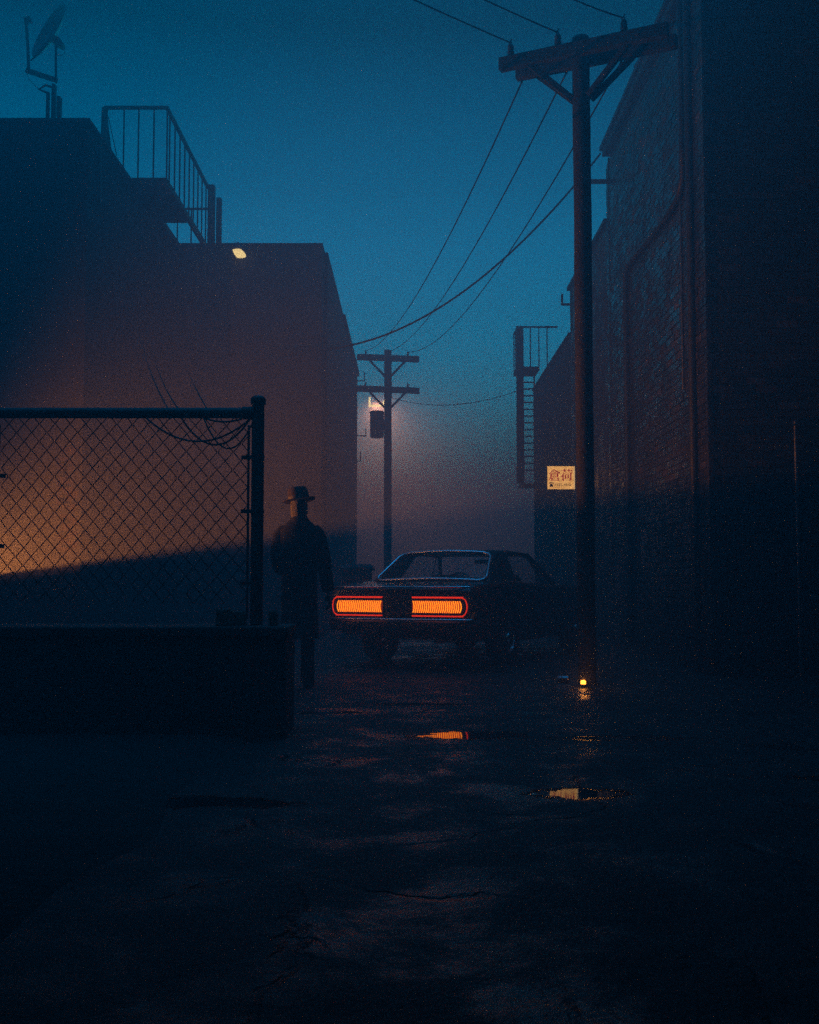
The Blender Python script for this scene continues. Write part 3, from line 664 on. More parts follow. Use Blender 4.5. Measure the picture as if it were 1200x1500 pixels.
# ------------------------------------------------------------------ far utility pole
GY = 32.6
fb = PY(568, 860, GY); FX = fb.x; ft = PY(568, 516, GY)
up2 = thing('utility_pole', 'far hazy utility pole with two crossarms and a transformer', 'utility pole', (FX, GY, 0))
MB().tube([(FX, GY, -.02), (FX, GY, 3.5), (FX, GY, ft.z + .06)], [.125, .12, .115], 12).build('pole', M['wood'], up2, smooth=50)
ins2 = []
for py, tilt in ((526, -.03), (572, .0)):
    zc2 = PY(568, py, GY).z; c0 = Vector((FX, GY - .14, zc2))
    MB().beam(c0 + Vector((-.93, 0, .035)), c0 + Vector((.95, 0, -.035)), .11, .18).build('crossarm', M['wood'], up2, bevel=.008)
    for sgn in (-1, 1):
        MB().beam(c0 + Vector((sgn * .54, 0, -.08)), Vector((FX + sgn * .09, GY - .12, zc2 - .54)), .06, .06).build('brace', M['wood'], up2)
    for t in (-.67, 0.0, .60):
        if py > 550 and t == 0: continue
        p = c0 + Vector((t, 0, .09 - .03 * t)); pin = MB(); pin.lathe([(.025, 0), (.034, .03), (.026, .06), (.03, .09), (.01, .13)], p, n=10); pin.build('insulator', M['ceramic'], up2, smooth=50)
        if py < 550: ins2.append(p + Vector((0, 0, .11)))
t0, t1 = PY(543.5, 602, GY - .1), PY(563, 641, GY - .1)
tr = MB(); cx = (t0.x + t1.x) / 2 - .02; rr = (t1.x - t0.x) / 2 + .01
tr.lathe([(rr * .85, 0), (rr, .03), (rr, (t0.z - t1.z) - .04), (rr * 1.05, (t0.z - t1.z) - .035), (rr * .9, (t0.z - t1.z)), (0, (t0.z - t1.z) + .02)], (cx, GY - .05, t1.z), n=20)
tr.box((cx + rr, GY - .05, (t0.z + t1.z) / 2), (.16, .1, .3)); tro = tr.build('transformer', M['metal'], up2, smooth=40)
MB().tube([(cx - .13, GY - .1, t0.z - .09), (cx - .2, GY - .1, t0.z - .07), (cx - .21, GY - .1, t0.z - .02)], .02, 6).build('bushing', M['ceramic'], tro)
# lamp with bent tube on the far pole
lam = thing('street_lamp', 'bright bent tube lamp held out behind the far pole above the transformer', 'lamp', PY(566, 590, GY + .12))
def Q(px, py, dy=1.0): return PY(px, py, GY + dy)
M['tube'] = emit('lamp_tube', (1, .72, .34), 7)
tu = MB(); tu.beam(Q(541.5, 582), Q(541.5, 596), .055, .055, (0, 1, 0)); tu.beam(Q(542, 594.3), Q(563, 594.3), .055, .06); tu.tube([Q(561, 589), Q(566, 591)], .06, 8); tu.build('tube', M['tube'], lam, bevel=.008)
MB().beam(Q(566, 598), Vector((FX, GY + .1, Q(566, 598).z)), .05, .05).build('bracket', M['metal'], lam)
fl = light('lamp_glow', Q(550, 590, 1.3), (1, .36, .20), 9800, .1, lam, 'SPOT'); fl.data.spot_size = R(176); fl.data.spot_blend = 1; fl.rotation_euler = Vector((.15, .6, -.45)).to_track_quat('-Z', 'Y').to_euler()

# ------------------------------------------------------------------ power lines
WL = ('left', 'middle', 'right')
def proj_x(p):
    d = p - CAM; return 600 + F * d.x / (d.y * math.cos(PITCH) + d.z * math.sin(PITCH))
tails = []
for px in (763, 828, 909):       # dead ends under the back beam of the near crossarm
    t = min((k * .01 for k in range(-73, 90)), key=lambda t: abs(proj_x(cc0 + ax * t + ay * .13) - px))
    p = cc0 + ax * t + ay * .15 - Vector((0, 0, .085)); tails.append(p)
    MB().tube([p + Vector((0, 0, .03)), p - Vector((0, 0, .012))], .012, 6).build('wire_clamp', M['metal'], up)
for i in range(3):
    o = MB().tube(sag(tails[i], ins2[i], .62 if i < 2 else .75, 40), .0085, 6).build('power_line', M['cable'], smooth=60)
    tag(o, WL[i] + ' power line between the near and the far utility pole', 'power line', 'power lines')
for i, (px, py) in enumerate(((632, 0), (735, 0), (870, 0))):
    r_ = ray(px, py); z = ins[i].z + .05; P1 = CAM + r_ * ((z - 1) / r_.z); d_ = (P1 - ins[i])
    o = MB().tube(sag(ins[i], ins[i] + d_ * 9 + Vector((0, 0, .2)), .25, 30), .0085, 6).build('power_line', M['cable'], smooth=60)
    tag(o, WL[i] + ' power line from the near pole up over the viewer', 'power line', 'power lines')
a = Vector((RX - .16, ev.y - .05, HE - .06)); c_ = PY(398, 508, Y2 - .01)
o = MB().tube(sag(a, c_, 1.02, 40), .016, 7).build('service_cable', M['cable'], smooth=60); tag(o, 'thick black cable slung across the lane from brick eaves to left building', 'cable')
o = MB().tube(sag(PY(575, 583, GY - .1), PY(757, 573, YF), .28), .009, 5).build('service_cable', M['cable']); tag(o, 'thin faint wire from the far pole to the iron fire escape', 'wire')

# ------------------------------------------------------------------ candle + can at the pole
KY = NY - .2
kp = PZ(854.5, 1007, 0.0)
ca = thing('candle_jar', 'glowing candle in a glass jar at the foot of the near pole', 'candle', (kp.x, kp.y, 0))
j = MB(); j.lathe([(.027, .002), (.03, .006), (.03, .075), (.028, .078), (.028, .07), (.026, .008)], kp, n=16, cap=False); j.build('jar', M['jar'], ca, smooth=50)
MB().lathe([(.025, .008), (.025, .03), (0, .031)], kp, n=14).build('wax', M['wax'], ca, smooth=40)
M['flame'] = emit('flame', (1, .40, .05), 9)
MB().lathe([(.0, .0305), (.0245, .031), (.0245, .062), (.012, .066), (0, .067)], kp, n=14).build('flame', M['flame'], ca, smooth=40)
light('flame_glow', kp + Vector((0, .0, .085)), (1, .34, .08), .8, .014, ca)
cn = PZ(834, 1000, 0.0)
can = thing('drink_can', 'small tin can lying on its side left of the near pole', 'can', (cn.x, cn.y, 0))
cv = MB(); axc = Vector((-.93, .35, 0)); cv.lathe([(.0, .0), (.022, .001), (.026, -.004), (.032, .006), (.033, .012), (.033, .10), (.027, .112), (.0, .110)], cn + Vector((0, 0, .033)), axc, 16); cv.build('can_body', M['tin'], can, smooth=40)

# ------------------------------------------------------------------ bin behind the car
BY = 19.0
b0, b1_ = PY(521, 826, BY), PY(547, 845, BY)
wx = b1_.x - b0.x + .28
bn = thing('rubbish_bin', 'dark lidded rubbish bin against the left wall behind the car', 'bin', (b1_.x - wx / 2, BY + .3, 0))
x1_ = b1_.x
bd = MB(); bd.rings([[Vector((x1_ - wx + i_, y, z)) for i_, y in ((ins_, BY + ins_), (wx - ins_, BY + ins_), (wx - ins_, BY + .6 - ins_), (ins_, BY + .6 - ins_))] for z, ins_ in ((.04, .08), (b0.z - .12, .035))]); bd.build('body', M['bin'], bn, bevel=.015)
ldm = MB(); ldm.rings([[Vector((x1_ - wx + i_, y, z)) for i_, y in ((ins_, BY + ins_), (wx - ins_, BY + ins_), (wx - ins_, BY + .6 - ins_), (ins_, BY + .6 - ins_))] for z, ins_ in ((b0.z - .118, -.01), (b0.z - .07, -.01), (b0.z, .05))]); ldm.build('lid', M['bin'], bn, bevel=.015)
for s in (.1, wx - .1): MB().lathe([(.09, -.025), (.1, 0), (.09, .025)], (x1_ - wx + s, BY + .62, .1), (1, 0, 0), 16).build('wheel', M['rubber'], bn, smooth=40)

# ------------------------------------------------------------------ work lamp beyond the left edge (source of the orange glow)
LP = Vector((-4.9, 10.45, 0)); LP.z = 1 + .071 * LP.y + .165 * LP.x
wlm = thing('work_lamp', 'orange work lamp in an upturned pan reflector on a tripod behind the fence', 'lamp', (LP.x, LP.y, 0))
pn = Vector((-.165, -.071, 1)).normalized(); pc = LP - pn * .02
MB().lathe([(.0, -.06), (.1, -.058), (.2, -.03), (.4, .0), (.405, .006), (.39, .004), (.2, -.022), (.1, -.05), (0, -.052)], pc, pn, 32, False).build('reflector', M['metal'], wlm, smooth=50)
MB().box(LP + Vector((0, -.036, .22)), (.84, .006, .56)).build('barn_door', M['metal'], wlm)  # unseen plate added to keep lamp light off the haze before the man
for k in range(3):
    a = k * 2.094 + .4; MB().tube([pc - pn * .07, Vector((LP.x + math.cos(a) * .35, LP.y + math.sin(a) * .35, 0))], .014, 8).build('leg', M['metal'], wlm)
M['bulb'] = emit('sodium_bulb', (1, .40, .09), 30)
MB().lathe([(.012, -.06), (.016, -.02), (.012, -.006), (0, -.002)], pc, pn, 12).build('bulb', M['bulb'], wlm, smooth=60)
sl = light('bulb_glow', LP, (1, .29, .06), 3000, .010, wlm, 'SPOT')
sl.data.spot_size = R(146); sl.data.spot_blend = 1
sl.rotation_euler = Vector((.87, .5, .0)).to_track_quat('-Z', 'Y').to_euler()

# ------------------------------------------------------------------ car
TH = R(25)
CX, CY = -.115, 12.35
car = thing('parked_car', 'black vintage two door coupe with lit orange tail lights', 'car', (CX, CY, 0), rz=-TH); car.scale = (1.04, 1, 1)
def Sx(pts):  # smooth interpolation of a table of rows
    return pts
rows = [  # y, half width, z bottom, z shoulder, z centre
    (0.00, .835, .47, .885, .900), (.03, .870, .44, .915, .918), (.12, .885, .40, .935, .930), (.35, .897, .345, .955, .950), (.75, .905, .30, .985, .975),
    (1.15, .908, .27, 1.005, .985), (1.6, .905, .25, .995, .98), (2.0, .900, .24, .965, .97), (2.5, .897, .24, .945, .96), (3.0, .9, .24, .94, .955), (3.4, .902, .25, .94, .95),
    (3.9, .9, .28, .93, .935), (4.35, .885, .33, .90, .915), (4.65, .86, .40, .875, .885), (4.80, .82, .45, .83, .84), (4.84, .78, .48, .79, .80)]
def half(r):
    y, w, zb, zs, zc = r
    zm = zb + (zs - zb) * .55
    return [(0, zb), (w * .62, zb), (w * .90, zb + .015), (w * .955, zb + .06), (w * .985, zb + (zm - zb) * .5), (w, zm), (w * .992, zm + (zs - zm) * .45), (w * .965, zs - .035), (w * .93, zs - .006), (w * .87, zs), (w * .62, (zs * .35 + zc * .65)), (w * .3, zc), (0, zc + .004)]
body = MB(); rr = []
for r in rows:
    h_ = half(r); ring = [Vector((x, r[0], z)) for x, z in h_] + [Vector((-x, r[0], z)) for x, z in reversed(h_[1:-1])]
    rr.append(ring)
body.rings(rr)
bo = body.build('body', M['paint'], car, local=True, smooth=45)
WR, RY_, FYW = .335, 1.16, 3.98
ct = MB()
for yy in (RY_, FYW):
    for s in (-1, 1): ct.lathe([(WR + .045, 0), (WR + .045, .32)], (s * .98 - (s > 0) * .0, yy, WR + .0), (-s, 0, 0), 28)
cut = ct.build('cutter', M['trim'], car, local=True)
bm_ = bo.modifiers.new('arch', 'BOOLEAN'); bm_.object = cut; bm_.operation = 'DIFFERENCE'; bm_.solver = 'EXACT'
bpy.context.view_layer.update()
me = bpy.data.meshes.new_from_object(bo.evaluated_get(bpy.context.evaluated_depsgraph_get()))
bo.modifiers.clear(); bo.data = me; bpy.data.objects.remove(cut)
me.shade_smooth(); me.set_sharp_from_angle(angle=R(35))
for yy in (RY_, FYW):
    for s in (-1, 1):
        x = s * .775
        wh = thing('wheel', None, None, (x, yy, WR)); wh.parent = car
        ty = MB(); ty.lathe([(.19, -.1), (.27, -.112), (.318, -.1), (.335, -.07), (.335, .07), (.318, .1), (.27, .112), (.19, .1)], (0, 0, 0), (1, 0, 0), 32, False); ty.build('tyre', M['rubber'], wh, local=True, smooth=40)
        ri = MB(); ri.lathe([(.192, -.09), (.2, -.08), (.185, .0), (.2, .08), (.192, .09)], (0, 0, 0), (1, 0, 0), 24, False)
        ri.lathe([(.19, s * .06), (.15, s * .075), (.06, s * .06), (.05, s * .09), (0, s * .095)], (0, 0, 0), (1, 0, 0), 24, False)
        ri.build('rim', M['chrome'], wh, local=True, smooth=40)
# greenhouse
ZBm, ZR = .975, 1.365
gl = dict(bb=(.73, .83, .985), bt=(.595, 1.36, 1.325), rt=(.60, 1.45, 1.355), rm=(.605, 2.0, 1.375), rf=(.59, 2.52, 1.36), ft=(.585, 2.58, 1.345), fbm=(.72, 3.22, .955))
def gp(k, s=1, dx=0): w_, y_, z_ = gl[k]; return Vector((s * (w_ + dx), y_, z_))
rf = MB()   # roof skin with crown
prof = [('bt', 0), ('rt', .012), ('rm', .018), ('rf', .012), ('ft', 0)]
def roofring(k, cr_):
    w_, y_, z_ = gl[k]; return [Vector((w_ * u, y_, z_ + cr_ * (1 - u * u) - (.03 if abs(u) == 1 else 0))) for u in (-1, -.93, -.6, -.2, .2, .6, .93, 1)]
top_ = [roofring(k, c_) for k, c_ in prof]; bot_ = [[p - Vector((0, 0, .03)) for p in r_] for r_ in top_]
rf.rings([t_ + list(reversed(b_)) for t_, b_ in zip(top_, bot_)]); rf.build('roof', M['vinyl'], car, local=True, smooth=40)
# C pillars (wide), A pillars
for s in (-1, 1):
    cpil = MB(); o_ = Vector((s * .02, 0, 0)); i_ = Vector((-s * .05, 0, 0))
    A_ = [gp('bb', s), gp('bt', s) - Vector((0, 0, .025)), Vector((s * .605, 1.78, 1.345)), Vector((s * .80, 1.62, .97))]
    cpil.rings([[p + o_ * .3 for p in A_], [p + i_ for p in A_]]); cpil.build('rear_pillar', M['vinyl'], car, local=True, bevel=.012)
    ap = MB(); ap.beam(Vector((s * .80, 3.1, .945)), gp('ft', s) + Vector((s * .01, 0, -.01)), .05, .06); ap.build('front_pillar', M['paint'], car, local=True, bevel=.008)
    sr = MB(); sr.beam(Vector((s * .608, 1.75, 1.343)), gp('ft', s) + Vector((s * .015, 0, -.012)), .04, .035); sr.build('window_rail', M['chrome'], car, local=True)
    sw = MB(); q4 = [Vector((s * .80, 1.66, .965)), Vector((s * .612, 1.79, 1.335)), Vector((s * .60, 2.56, 1.33)), Vector((s * .80, 3.06, .945))]
    sw.rings([q4, [p - Vector((s * .005, 0, 0)) for p in q4]]); sw.build('side_window', M['glass'], car, local=True)
    dv = MB(); dv.beam(Vector((s * .78, 2.72, .96)), Vector((s * .61, 2.50, 1.33)), .012, .014); dv.build('quarter_bar', M['chrome'], car, local=True)
    # mirror (driver side only), door handle, door line
    MB().box((s * .903, 1.93, .86), (.02, .16, .022)).build('door_handle', M['chrome'], car, local=True, bevel=.006)
    ch = MB(); ch.tube([Vector((s * r_[1] * 1.002, r_[0], r_[2] + .07)) for r_ in rows if 1.55 < r_[0] < 3.5], .012, 6); ch.build('sill_trim', M['chrome'], car, local=True)
    pl_ = MB()
    pl_.rings([[Vector((s * x_, y_, z_)) for x_, z_ in ((.84, .93), (.895, .90), (.905, .88), (.84, .9))] for y_ in (1.65, 3.2)]); 
    for y_ in (1.72, 3.08):
        dg = MB(); dg.tube([Vector((s * .899, y_, .32)), Vector((s * .9035, y_, .62)), Vector((s * .894, y_, .88))], .004, 5); dg.build('door_gap', M['trim'], car, local=True)
MB().box((-.93, 2.95, 1.0), (.10, .05, .07)).build('wing_mirror', M['chrome'], car, local=True, bevel=.012)
def pane(name, q, m, th=.005, bow=.05):
    mb = MB(); n = 8; g1 = []
    for i in range(n + 1):
        u = i / n; bv = 4 * u * (1 - u) * bow
        a_ = q[0].lerp(q[1], u) ; b_ = q[3].lerp(q[2], u); dirn = Vector((0, -1, .6)).normalized() if name.startswith('rear') else Vector((0, 1, .5)).normalized()
        g1.append([a_ + dirn * bv, (a_ + b_) / 2 + dirn * (bv + .01), b_ + dirn * bv])
    mb.rings(g1, False, False); return mb.build(name, m, car, local=True, smooth=80)
rwq = [gp('bb', -1, -.03), gp('bb', 1, -.03), gp('bt', 1, -.02), gp('bt', -1, -.02)]
pane('rear_window', rwq, M['glass'])
pane('windscreen', [gp('fbm', -1), gp('fbm', 1), gp('ft', 1, -.02), gp('ft', -1, -.02)], M['glass'])
# bright moulding round the back window
def mould(q, r_, bow, nm):
    pts = []; n = 10; dirn = Vector((0, -1, .6)).normalized()
    lo = [q[0].lerp(q[1], i / n) + dirn * (4 * (i / n) * (1 - i / n) * bow + .012) for i in range(n + 1)]
    hi = [q[3].lerp(q[2], i / n) + dirn * (4 * (i / n) * (1 - i / n) * bow + .012) for i in range(n + 1)]
    def rc(a, b, c, k=.09): return [b + (a - b).normalized() * k, b + ((a - b).normalized() + (c - b).normalized()) * k * .32, b + (c - b).normalized() * k]
    pts = [lo[5]] + lo[6:-1] + rc(lo[-2], lo[-1], hi[-1]) + rc(lo[-1], hi[-1], hi[-2]) + list(reversed(hi[1:-1])) + rc(hi[1], hi[0], lo[0]) + rc(hi[0], lo[0], lo[1]) + lo[1:6]
    MB().tube(pts, r_, 7).build(nm, M['chrome'], car, local=True, smooth=60)
mould(rwq, .019, .05, 'window_moulding')
# parcel shelf, seats, mirror, wheel
MB().bb((-.68, .95, .93), (.68, 1.5, .99)).build('parcel_shelf', M['vinyl'], car, local=True, bevel=.02)
for s in (-1, 1):
    st = MB(); st.rings([[Vector((s * .36 + u * .25 * k, 2.25 + y_, z_)) for u, y_ in ((-1, 0), (1, 0), (1, .12), (-1, .12))] for z_, k in ((.5, 1), (.98, 1), (1.05, .9), (1.075, .7))]); st.build('seat', M['vinyl'], car, local=True, bevel=.03)
    rs = MB(); rs.rings([[Vector((s * .3 + u * .26 * k, 1.5 + y_, z_)) for u, y_ in ((-1, 0), (1, 0), (1, .12), (-1, .12))] for z_, k in ((.5, 1), (1.0, 1), (1.035, .9))]); rs.build('rear_seat', M['vinyl'], car, local=True, bevel=.03)
MB().box((.0, 2.60, 1.25), (.23, .03, .055)).build('interior_mirror', M['trim'], car, local=True, bevel=.012)
swm = MB(); pts = [Vector((-.36 + .19 * math.cos(a), 2.62 + .07 * math.sin(a), .93 + .17 * math.sin(a))) for a in [k * math.pi / 12 for k in range(25)]]; swm.tube(pts, .012, 6); swm.build('steering_wheel', M['trim'], car, local=True)
MB().bb((-.72, 2.85, .88), (.72, 3.2, .965)).build('dashboard', M['vinyl'], car, local=True, bevel=.03)
# rear panel, tail lights, bumper
MB().rings([[Vector((x, y_, z_)) for x, z_ in ((-.83, .58), (.83, .58), (.85, .70), (.83, .825), (-.83, .825), (-.85, .70))] for y_ in (-.012, .05)]).build('rear_panel', M['trim'], car, local=True, bevel=.01)
M['amber'] = emit('amber_lens', (1.0, .235, .006), 3.1); M['amber'].cycles.emission_sampling = 'FRONT_BACK'; M['redlens'] = emit('red_lens', (1.0, .03, .005), 1.5); M['dimlens'] = emit('dim_lens', (1.0, .12, .01), .25)
for s, x0, x1 in ((-1, -.795, -.195), (1, .165, .785)):
    z0, z1, yb = .592, .822, -.016
    tl = thing('tail_light', None, None, ((x0 + x1) / 2, 0, 0)); tl.parent = car
    lo_ = Vector(((x0 + x1) / 2, 0, 0))
    out = -1 if s < 0 else 1
    def wrap(x): # bend the outboard end forward
        e_ = (abs(x) - .72) if abs(x) > .72 else 0; return yb + e_ * e_ * 1.3
    # red surround: frame of quads top / bottom / outboard end
    def band(zz0, zz1, xa, xb, yo, nn=14):
        mb = MB(); ring = []
        for i in range(nn + 1):
            x = xa + (xb - xa) * i / nn; y = wrap(x) + yo; ring.append([Vector((x, y, zz0)) - lo_, Vector((x, y, zz1)) - lo_, Vector((x, y + .012, zz1)) - lo_, Vector((x, y + .012, zz0)) - lo_])
        mb.rings(ring); return mb
    xi, xo_ = (x1, x0) if s < 0 else (x0, x1)
    bk = band(z0 + .004, z1 - .004, xi, xo_, -.002); bk.build('housing', M['trim'], tl, local=True)
    red = band(z1 - .022, z1 - .004, xi, xo_ - out * .03, -.018)
    r2 = band(z0 + .004, z0 + .018, xi, xo_ - out * .03, -.018); red.add(r2.v, r2.f)
    arc = []
    for i in range(13):
        a = math.pi / 2 - math.pi * i / 12; ex = xo_ - out * .035 + out * .05 * math.cos(a); ez = (z0 + z1) / 2 + ((z1 - z0) / 2 - .02) * math.sin(a)
        y = wrap(ex) - .018; arc.append([Vector((ex, y, ez)) - lo_ + Vector((0, 0, 0)) + Vector((out * math.cos(a), 0, math.sin(a))) * .006, Vector((ex, y, ez)) - lo_ - Vector((out * math.cos(a), 0, math.sin(a))) * .006, Vector((ex, y + .012, ez)) - lo_])
    red.rings(arc)
    red.build('red_surround', M['redlens'], tl, local=True, smooth=40)
    dm = band(z0 + .045, z1 - .05, xi, xo_ - out * .06, -.012); dm.build('reflector', M['dimlens'], tl, local=True)
    st = MB(); ns = 23; xa, xb = xi, xo_ - out * .055; pitch = (xb - xa) / ns
    for i in range(ns):
        ring = []
        for k in range(7):
            v = k / 6; z = z0 + .048 + (z1 - z0 - .10) * v; cv_ = out * .014 * (1 - (2 * v - 1) ** 2)
            if i == ns - 1: cv_ *= 1.4
            xm = xa + pitch * (i + .5) + cv_; hw = abs(pitch) * .21; y = wrap(xm) - .020
            ring.append([Vector((xm - hw, y, z)) - lo_, Vector((xm + hw, y, z)) - lo_, Vector((xm + hw, y + .006, z)) - lo_, Vector((xm - hw, y + .006, z)) - lo_])
        st.rings(ring)
    st.build('lens_strips', M['amber'], tl, local=True)
bu = MB(); bu.rings([[Vector((x, -.075 + .16 * (abs(x) / .9) ** 6, z_)) + Vector((0, dy, 0)) for z_, dy in ((.56, .02), (.535, -.01), (.50, -.015), (.45, .0), (.42, .05), (.45, .06), (.54, .06))] for x in [-.905 + 1.81 * i / 24 for i in range(25)]]); bu.build('bumper', M['trim'], car, local=True, smooth=40)
MB().tube([Vector((x, -.095 + .16 * (abs(x) / .9) ** 6, .563)) for x in [-.86 + 1.70 * i / 20 for i in range(21)]], .011, 6).build('bumper_trim', M['chrome'], car, local=True, smooth=60)
MB().tube([Vector((x, -.006 + .16 * (abs(x) / .9) ** 8, .925)) for x in [-.80 + 1.6 * i / 20 for i in range(21)]], .010, 6).build('deck_trim', M['chrome'], car, local=True, smooth=60)
MB().bb((-.62, .3, .34), (.62, .9, .44)).build('fuel_tank', M['trim'], car, local=True, bevel=.03)
MB().tube([(.45, -.02, .33), (.45, .9, .33)], .03, 10).build('exhaust', M['rust'], car, local=True, smooth=50)
MB().tube([(-.7, RY_, WR), (.7, RY_, WR)], .05, 10).build('axle', M['trim'], car, local=True, smooth=50)
MB().rings([[Vector((x, 4.86, z_)) + Vector((0, dy, 0)) for z_, dy in ((.45, 0), (.57, 0), (.57, .05), (.45, .05))] for x in [-.85 + 1.7 * i / 8 for i in range(9)]]).build('front_bumper', M['chrome'], car, local=True, bevel=.01)

# ------------------------------------------------------------------ man in hat and coat
MYp = 10.3
mp = PY(437.5, 1004, MYp)
man = None
bv = []; be = []; br = []
def J(p, r, parent=None):
    bv.append(Vector(p)); br.append(r if isinstance(r, tuple) else (r, r))
    if parent is not None: be.append((parent, len(bv) - 1))
    return len(bv) - 1
pel = J((0, 0, .93), (.14, .11)); sp1 = J((0, 0, 1.12), (.13, .10), pel); che = J((0, .0, 1.32), (.155, .11), sp1); nk0 = J((0, -.005, 1.46), (.07, .065), che); nk = J((0, .012, 1.53), .052, nk0)
h0 = J((-.004, .03, 1.585), (.058, .068), nk); h1_ = J((-.006, .03, 1.65), (.072, .088), h0); h2 = J((-.007, .02, 1.715), (.074, .092), h1_); h3 = J((-.007, .015, 1.775), (.05, .062), h2)
J((-.02, .128, 1.645), .012, h1_)                                        # nose
for s in (-1, 1): J((-.006 + s * .083, .01, 1.65), (.010, .022), h1_)    # ears
def hand(w_, d, side, ax_, curl):
    d = Vector(d).normalized(); ax_ = Vector(ax_).normalized(); nrm_ = d.cross(ax_).normalized() * curl
    wi = J(w_, (.024, .02), None); pv_ = J(Vector(w_) + d * .05, (.034, .016), wi); kn = J(Vector(w_) + d * .085, (.036, .014), pv_)
    for k, (o_, ln_) in enumerate(((-.030, .066), (-.010, .076), (.010, .071), (.029, .055))):
        b0_ = J(Vector(w_) + d * .098 + ax_ * o_, .0092, kn); b1__ = J(bv[b0_] + d * ln_ * .5 + nrm_ * .012, .0085, b0_); J(bv[b1__] + d * ln_ * .42 + nrm_ * .03, .0072, b1__)
    t0_ = J(Vector(w_) + d * .04 - ax_ * .042 + nrm_ * .008, .0105, pv_); J(bv[t0_] + d * .045 - ax_ * .015 + nrm_ * .018, .0085, t0_)
    return wi
# right arm hanging, left arm folded in front
sR = J((.155, .0, 1.40), .06, che); eR = J((.245, -.02, 1.14), .045, sR); wR = hand((.288, .03, .885), (.10, .12, -1), 1, (.25, 1, .1), -1); be.append((eR, wR))
sL = J((-.155, .0, 1.40), .06, che); eL = J((-.225, .03, 1.13), .045, sL); wL = hand((-.06, .225, 1.19), (.75, .1, .25), -1, (.2, .1, 1), 1); be.append((eL, wL))
for s, fx, fy in ((1, .085, .02), (-1, -.105, -.03)):
    hp = J((s * .09, 0, .88), .085, pel); kn_ = J((fx, fy + .01, .49), .056, hp); an = J((fx + .003, fy - .03, .085), .038, kn_); to_ = J((fx + .02 * s, fy + .1, .045), (.04, .03), an); J((fx + .03 * s, fy + .17, .035), (.036, .022), to_)
me = bpy.data.meshes.new('person'); me.from_pydata([tuple(p) for p in bv], be, []); me.materials.append(M['skin'])
man = bpy.data.objects.new('person', me); col.objects.link(man)
man.location = (mp.x, MYp, 0); man.rotation_euler = (0, 0, R(-3)); man.scale = (.95, .97, 1)
tag(man, 'man in dark long coat and brimmed hat standing with back turned by the fence', 'person')
sk = man.modifiers.new('skin', 'SKIN'); 
for i, r_ in enumerate(br): me.skin_vertices[0].data[i].radius = r_
me.skin_vertices[0].data[0].use_root = True; sk.use_smooth_shade = True
sb_ = man.modifiers.new('sub', 'SUBSURF'); sb_.levels = 1; sb_.render_levels = 2
# bake so that the body is one plain continuous mesh
bpy.context.view_layer.update()
me2 = bpy.data.meshes.new_from_object(man.evaluated_get(bpy.context.evaluated_depsgraph_get())); man.modifiers.clear(); man.data = me2
me2.shade_smooth()
def ell(cx, cy, z, rx, ry, n=32, fold=0., ph=0., k=7):
    return [Vector((cx + rx * math.cos(a) * (1 + fold * math.sin(k * a + ph)), cy + ry * math.sin(a) * (1 + fold * math.sin(k * a + ph + .5)), z)) for a in [q * 2 * math.pi / n for q in range(n)]]
co = MB()
co.rings([ell(.0, .0, .455, .188, .16, fold=.055), ell(.0, 0, .60, .182, .155, fold=.05, ph=.2), ell(.0, 0, .80, .176, .15, fold=.035, ph=.4), ell(0, 0, .98, .178, .145, fold=.02, ph=.7), ell(0, 0, 1.10, .178, .138, fold=.012), ell(0, 0, 1.24, .198, .142, fold=.008),
          ell(0, -.005, 1.34, .212, .142), ell(0, -.008, 1.405, .208, .128), ell(0, -.008, 1.445, .172, .108), ell(0, -.006, 1.475, .135, .096), ell(0, -.004, 1.505, .102, .086), ell(0, -.002, 1.53, .08, .08), ell(0, 0, 1.53, .070, .072), ell(0, 0, 1.49, .066, .068)], True, False)
def sleeve(pts, rs):
    P_ = [Vector(p) for p in pts]; out_ = []; ro = []
    for i in range(len(P_) - 1):
        for t in (0, .33, .66): out_.append(P_[i].lerp(P_[i + 1], t)); ro.append((rs[i] * (1 - t) + rs[i + 1] * t) * (1 + random.uniform(-.03, .03)))
    out_.append(P_[-1]); ro.append(rs[-1]); co.tube(out_, ro, 14)
sleeve([(.135, -.005, 1.425), (.185, -.008, 1.36), (.222, -.015, 1.24), (.252, -.02, 1.13), (.272, .005, 1.0), (.288, .028, .90)], [.06, .078, .076, .072, .066, .058])
sleeve([(-.135, -.005, 1.425), (-.187, -.005, 1.36), (-.212, .01, 1.24), (-.212, .035, 1.13), (-.18, .11, 1.10), (-.10, .20, 1.16)], [.06, .078, .078, .076, .066, .055])
for p in co.v: p.z += .06 * max(0, min(1, (p.z - 1.0) / .38))
cob = co.build('coat', M['coat'], man, local=True, smooth=70)
cl = MB(); cl.rings([ell(0, -.008, z, rx, ry, 28) for z, rx, ry in ((1.45, .15, .112), (1.495, .115, .10), (1.535, .09, .092), (1.572, .080, .088), (1.566, .074, .082), (1.49, .075, .08))], True, False); [setattr(p, 'z', p.z + .03) for p in cl.v]; cl.build('collar', M['coat'], man, local=True, smooth=60)
tr_ = MB()
for s, fx, fy in ((1, .085, .02), (-1, -.105, -.03)):
    tr_.tube([(s * .085, 0, .86), (s * .088, .005, .7), (fx, fy + .012, .49), (fx + .002, fy - .01, .28), (fx + .003, fy - .025, .10), (fx + .003, fy - .022, .055)], [.098, .09, .072, .066, .068, .07], 16)
tr_.build('trousers', M['trouser'], man, local=True, smooth=70)
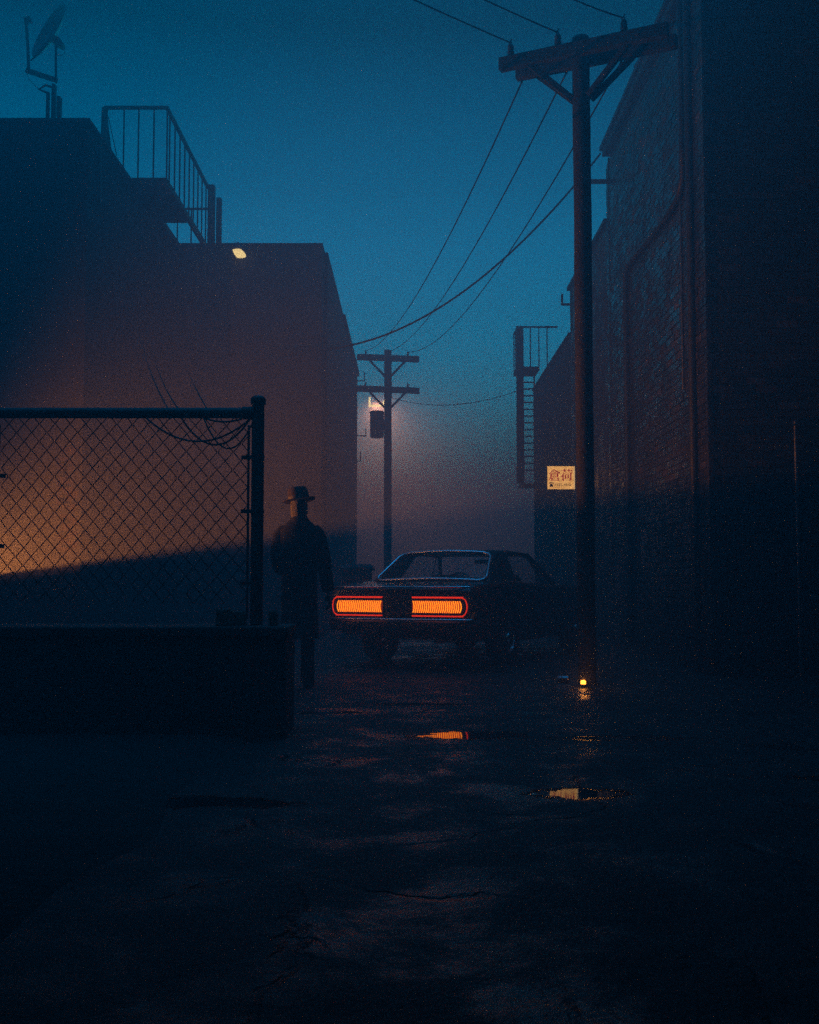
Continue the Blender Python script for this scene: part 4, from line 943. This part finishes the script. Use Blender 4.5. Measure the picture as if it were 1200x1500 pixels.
for s, fx, fy in ((1, .085, .02), (-1, -.105, -.03)):
    sh = MB(); sh.rings([[Vector((fx + .012 * s * t + (.046 * wd_) * math.cos(a), fy - .085 + .30 * t, max(0.0, zc_ + hh_ * math.sin(a)))) for a in [q * math.pi / 8 for q in range(16)]] for t, wd_, zc_, hh_ in ((0, .5, .035, .035), (.06, .85, .045, .05), (.3, .9, .05, .06), (.55, 1.0, .035, .045), (.8, 1.0, .03, .035), (.95, .75, .025, .028), (1.0, .35, .02, .018))]); sh.build('shoe', M['leather'], man, local=True, smooth=60)
ha = MB(); n = 36
hat_m = Matrix.Translation((-.007, .015, 1.742)) @ Matrix.Diagonal((1.1, 1.08, 1, 1)) @ Matrix.Rotation(R(-9), 4, 'Y') @ Matrix.Rotation(R(-4), 4, 'X')
def hr_(rx, ry, z, pinch=0., flare=0.): 
    o_ = []
    for q in range(n):
        a = q * 2 * math.pi / n; x, y = rx * math.cos(a), ry * math.sin(a)
        zz = z - pinch * math.exp(-(x / .035) ** 2) * (1) + flare * (abs(math.cos(a)) ** 3)
        o_.append(hat_m @ Vector((x, y, zz)))
    return o_
ha.rings([hr_(.098, .118, .012), hr_(.150, .17, .004, flare=.012), hr_(.152, .172, .010, flare=.012), hr_(.100, .120, .020), hr_(.093, .113, .075), hr_(.086, .106, .118), hr_(.077, .096, .134, .003), hr_(.05, .07, .138, .008), hr_(.012, .03, .134, .010)], True, True)
hto = ha.build('hat', M['felt'], man, local=True, smooth=60)
MB().rings([hr_(.1005, .1205, .020), hr_(.0975, .1175, .048)], True, False).build('hat_band', M['band'], hto, local=True, smooth=60)
hai = MB(); hai.rings([ell(-.007, .012 + o_, z, rx, ry, 24) for z, rx, ry, o_ in ((1.56, .06, .055, -.035), (1.60, .078, .078, -.028), (1.65, .085, .09, -.018), (1.70, .086, .099, -.010), (1.745, .082, .095, -.002))], True, False); hai.build('hair', M['hair'], man, local=True, smooth=60)

# ------------------------------------------------------------------ render
cy = scn.cycles
cy.max_bounces = 6; cy.diffuse_bounces = 3; cy.glossy_bounces = 3; cy.transmission_bounces = 3; cy.volume_bounces = 0; cy.transparent_max_bounces = 8
cy.use_denoising = False
cy.sample_clamp_indirect = 3; cy.sample_clamp_direct = 6; cy.caustics_reflective = False; cy.caustics_refractive = False
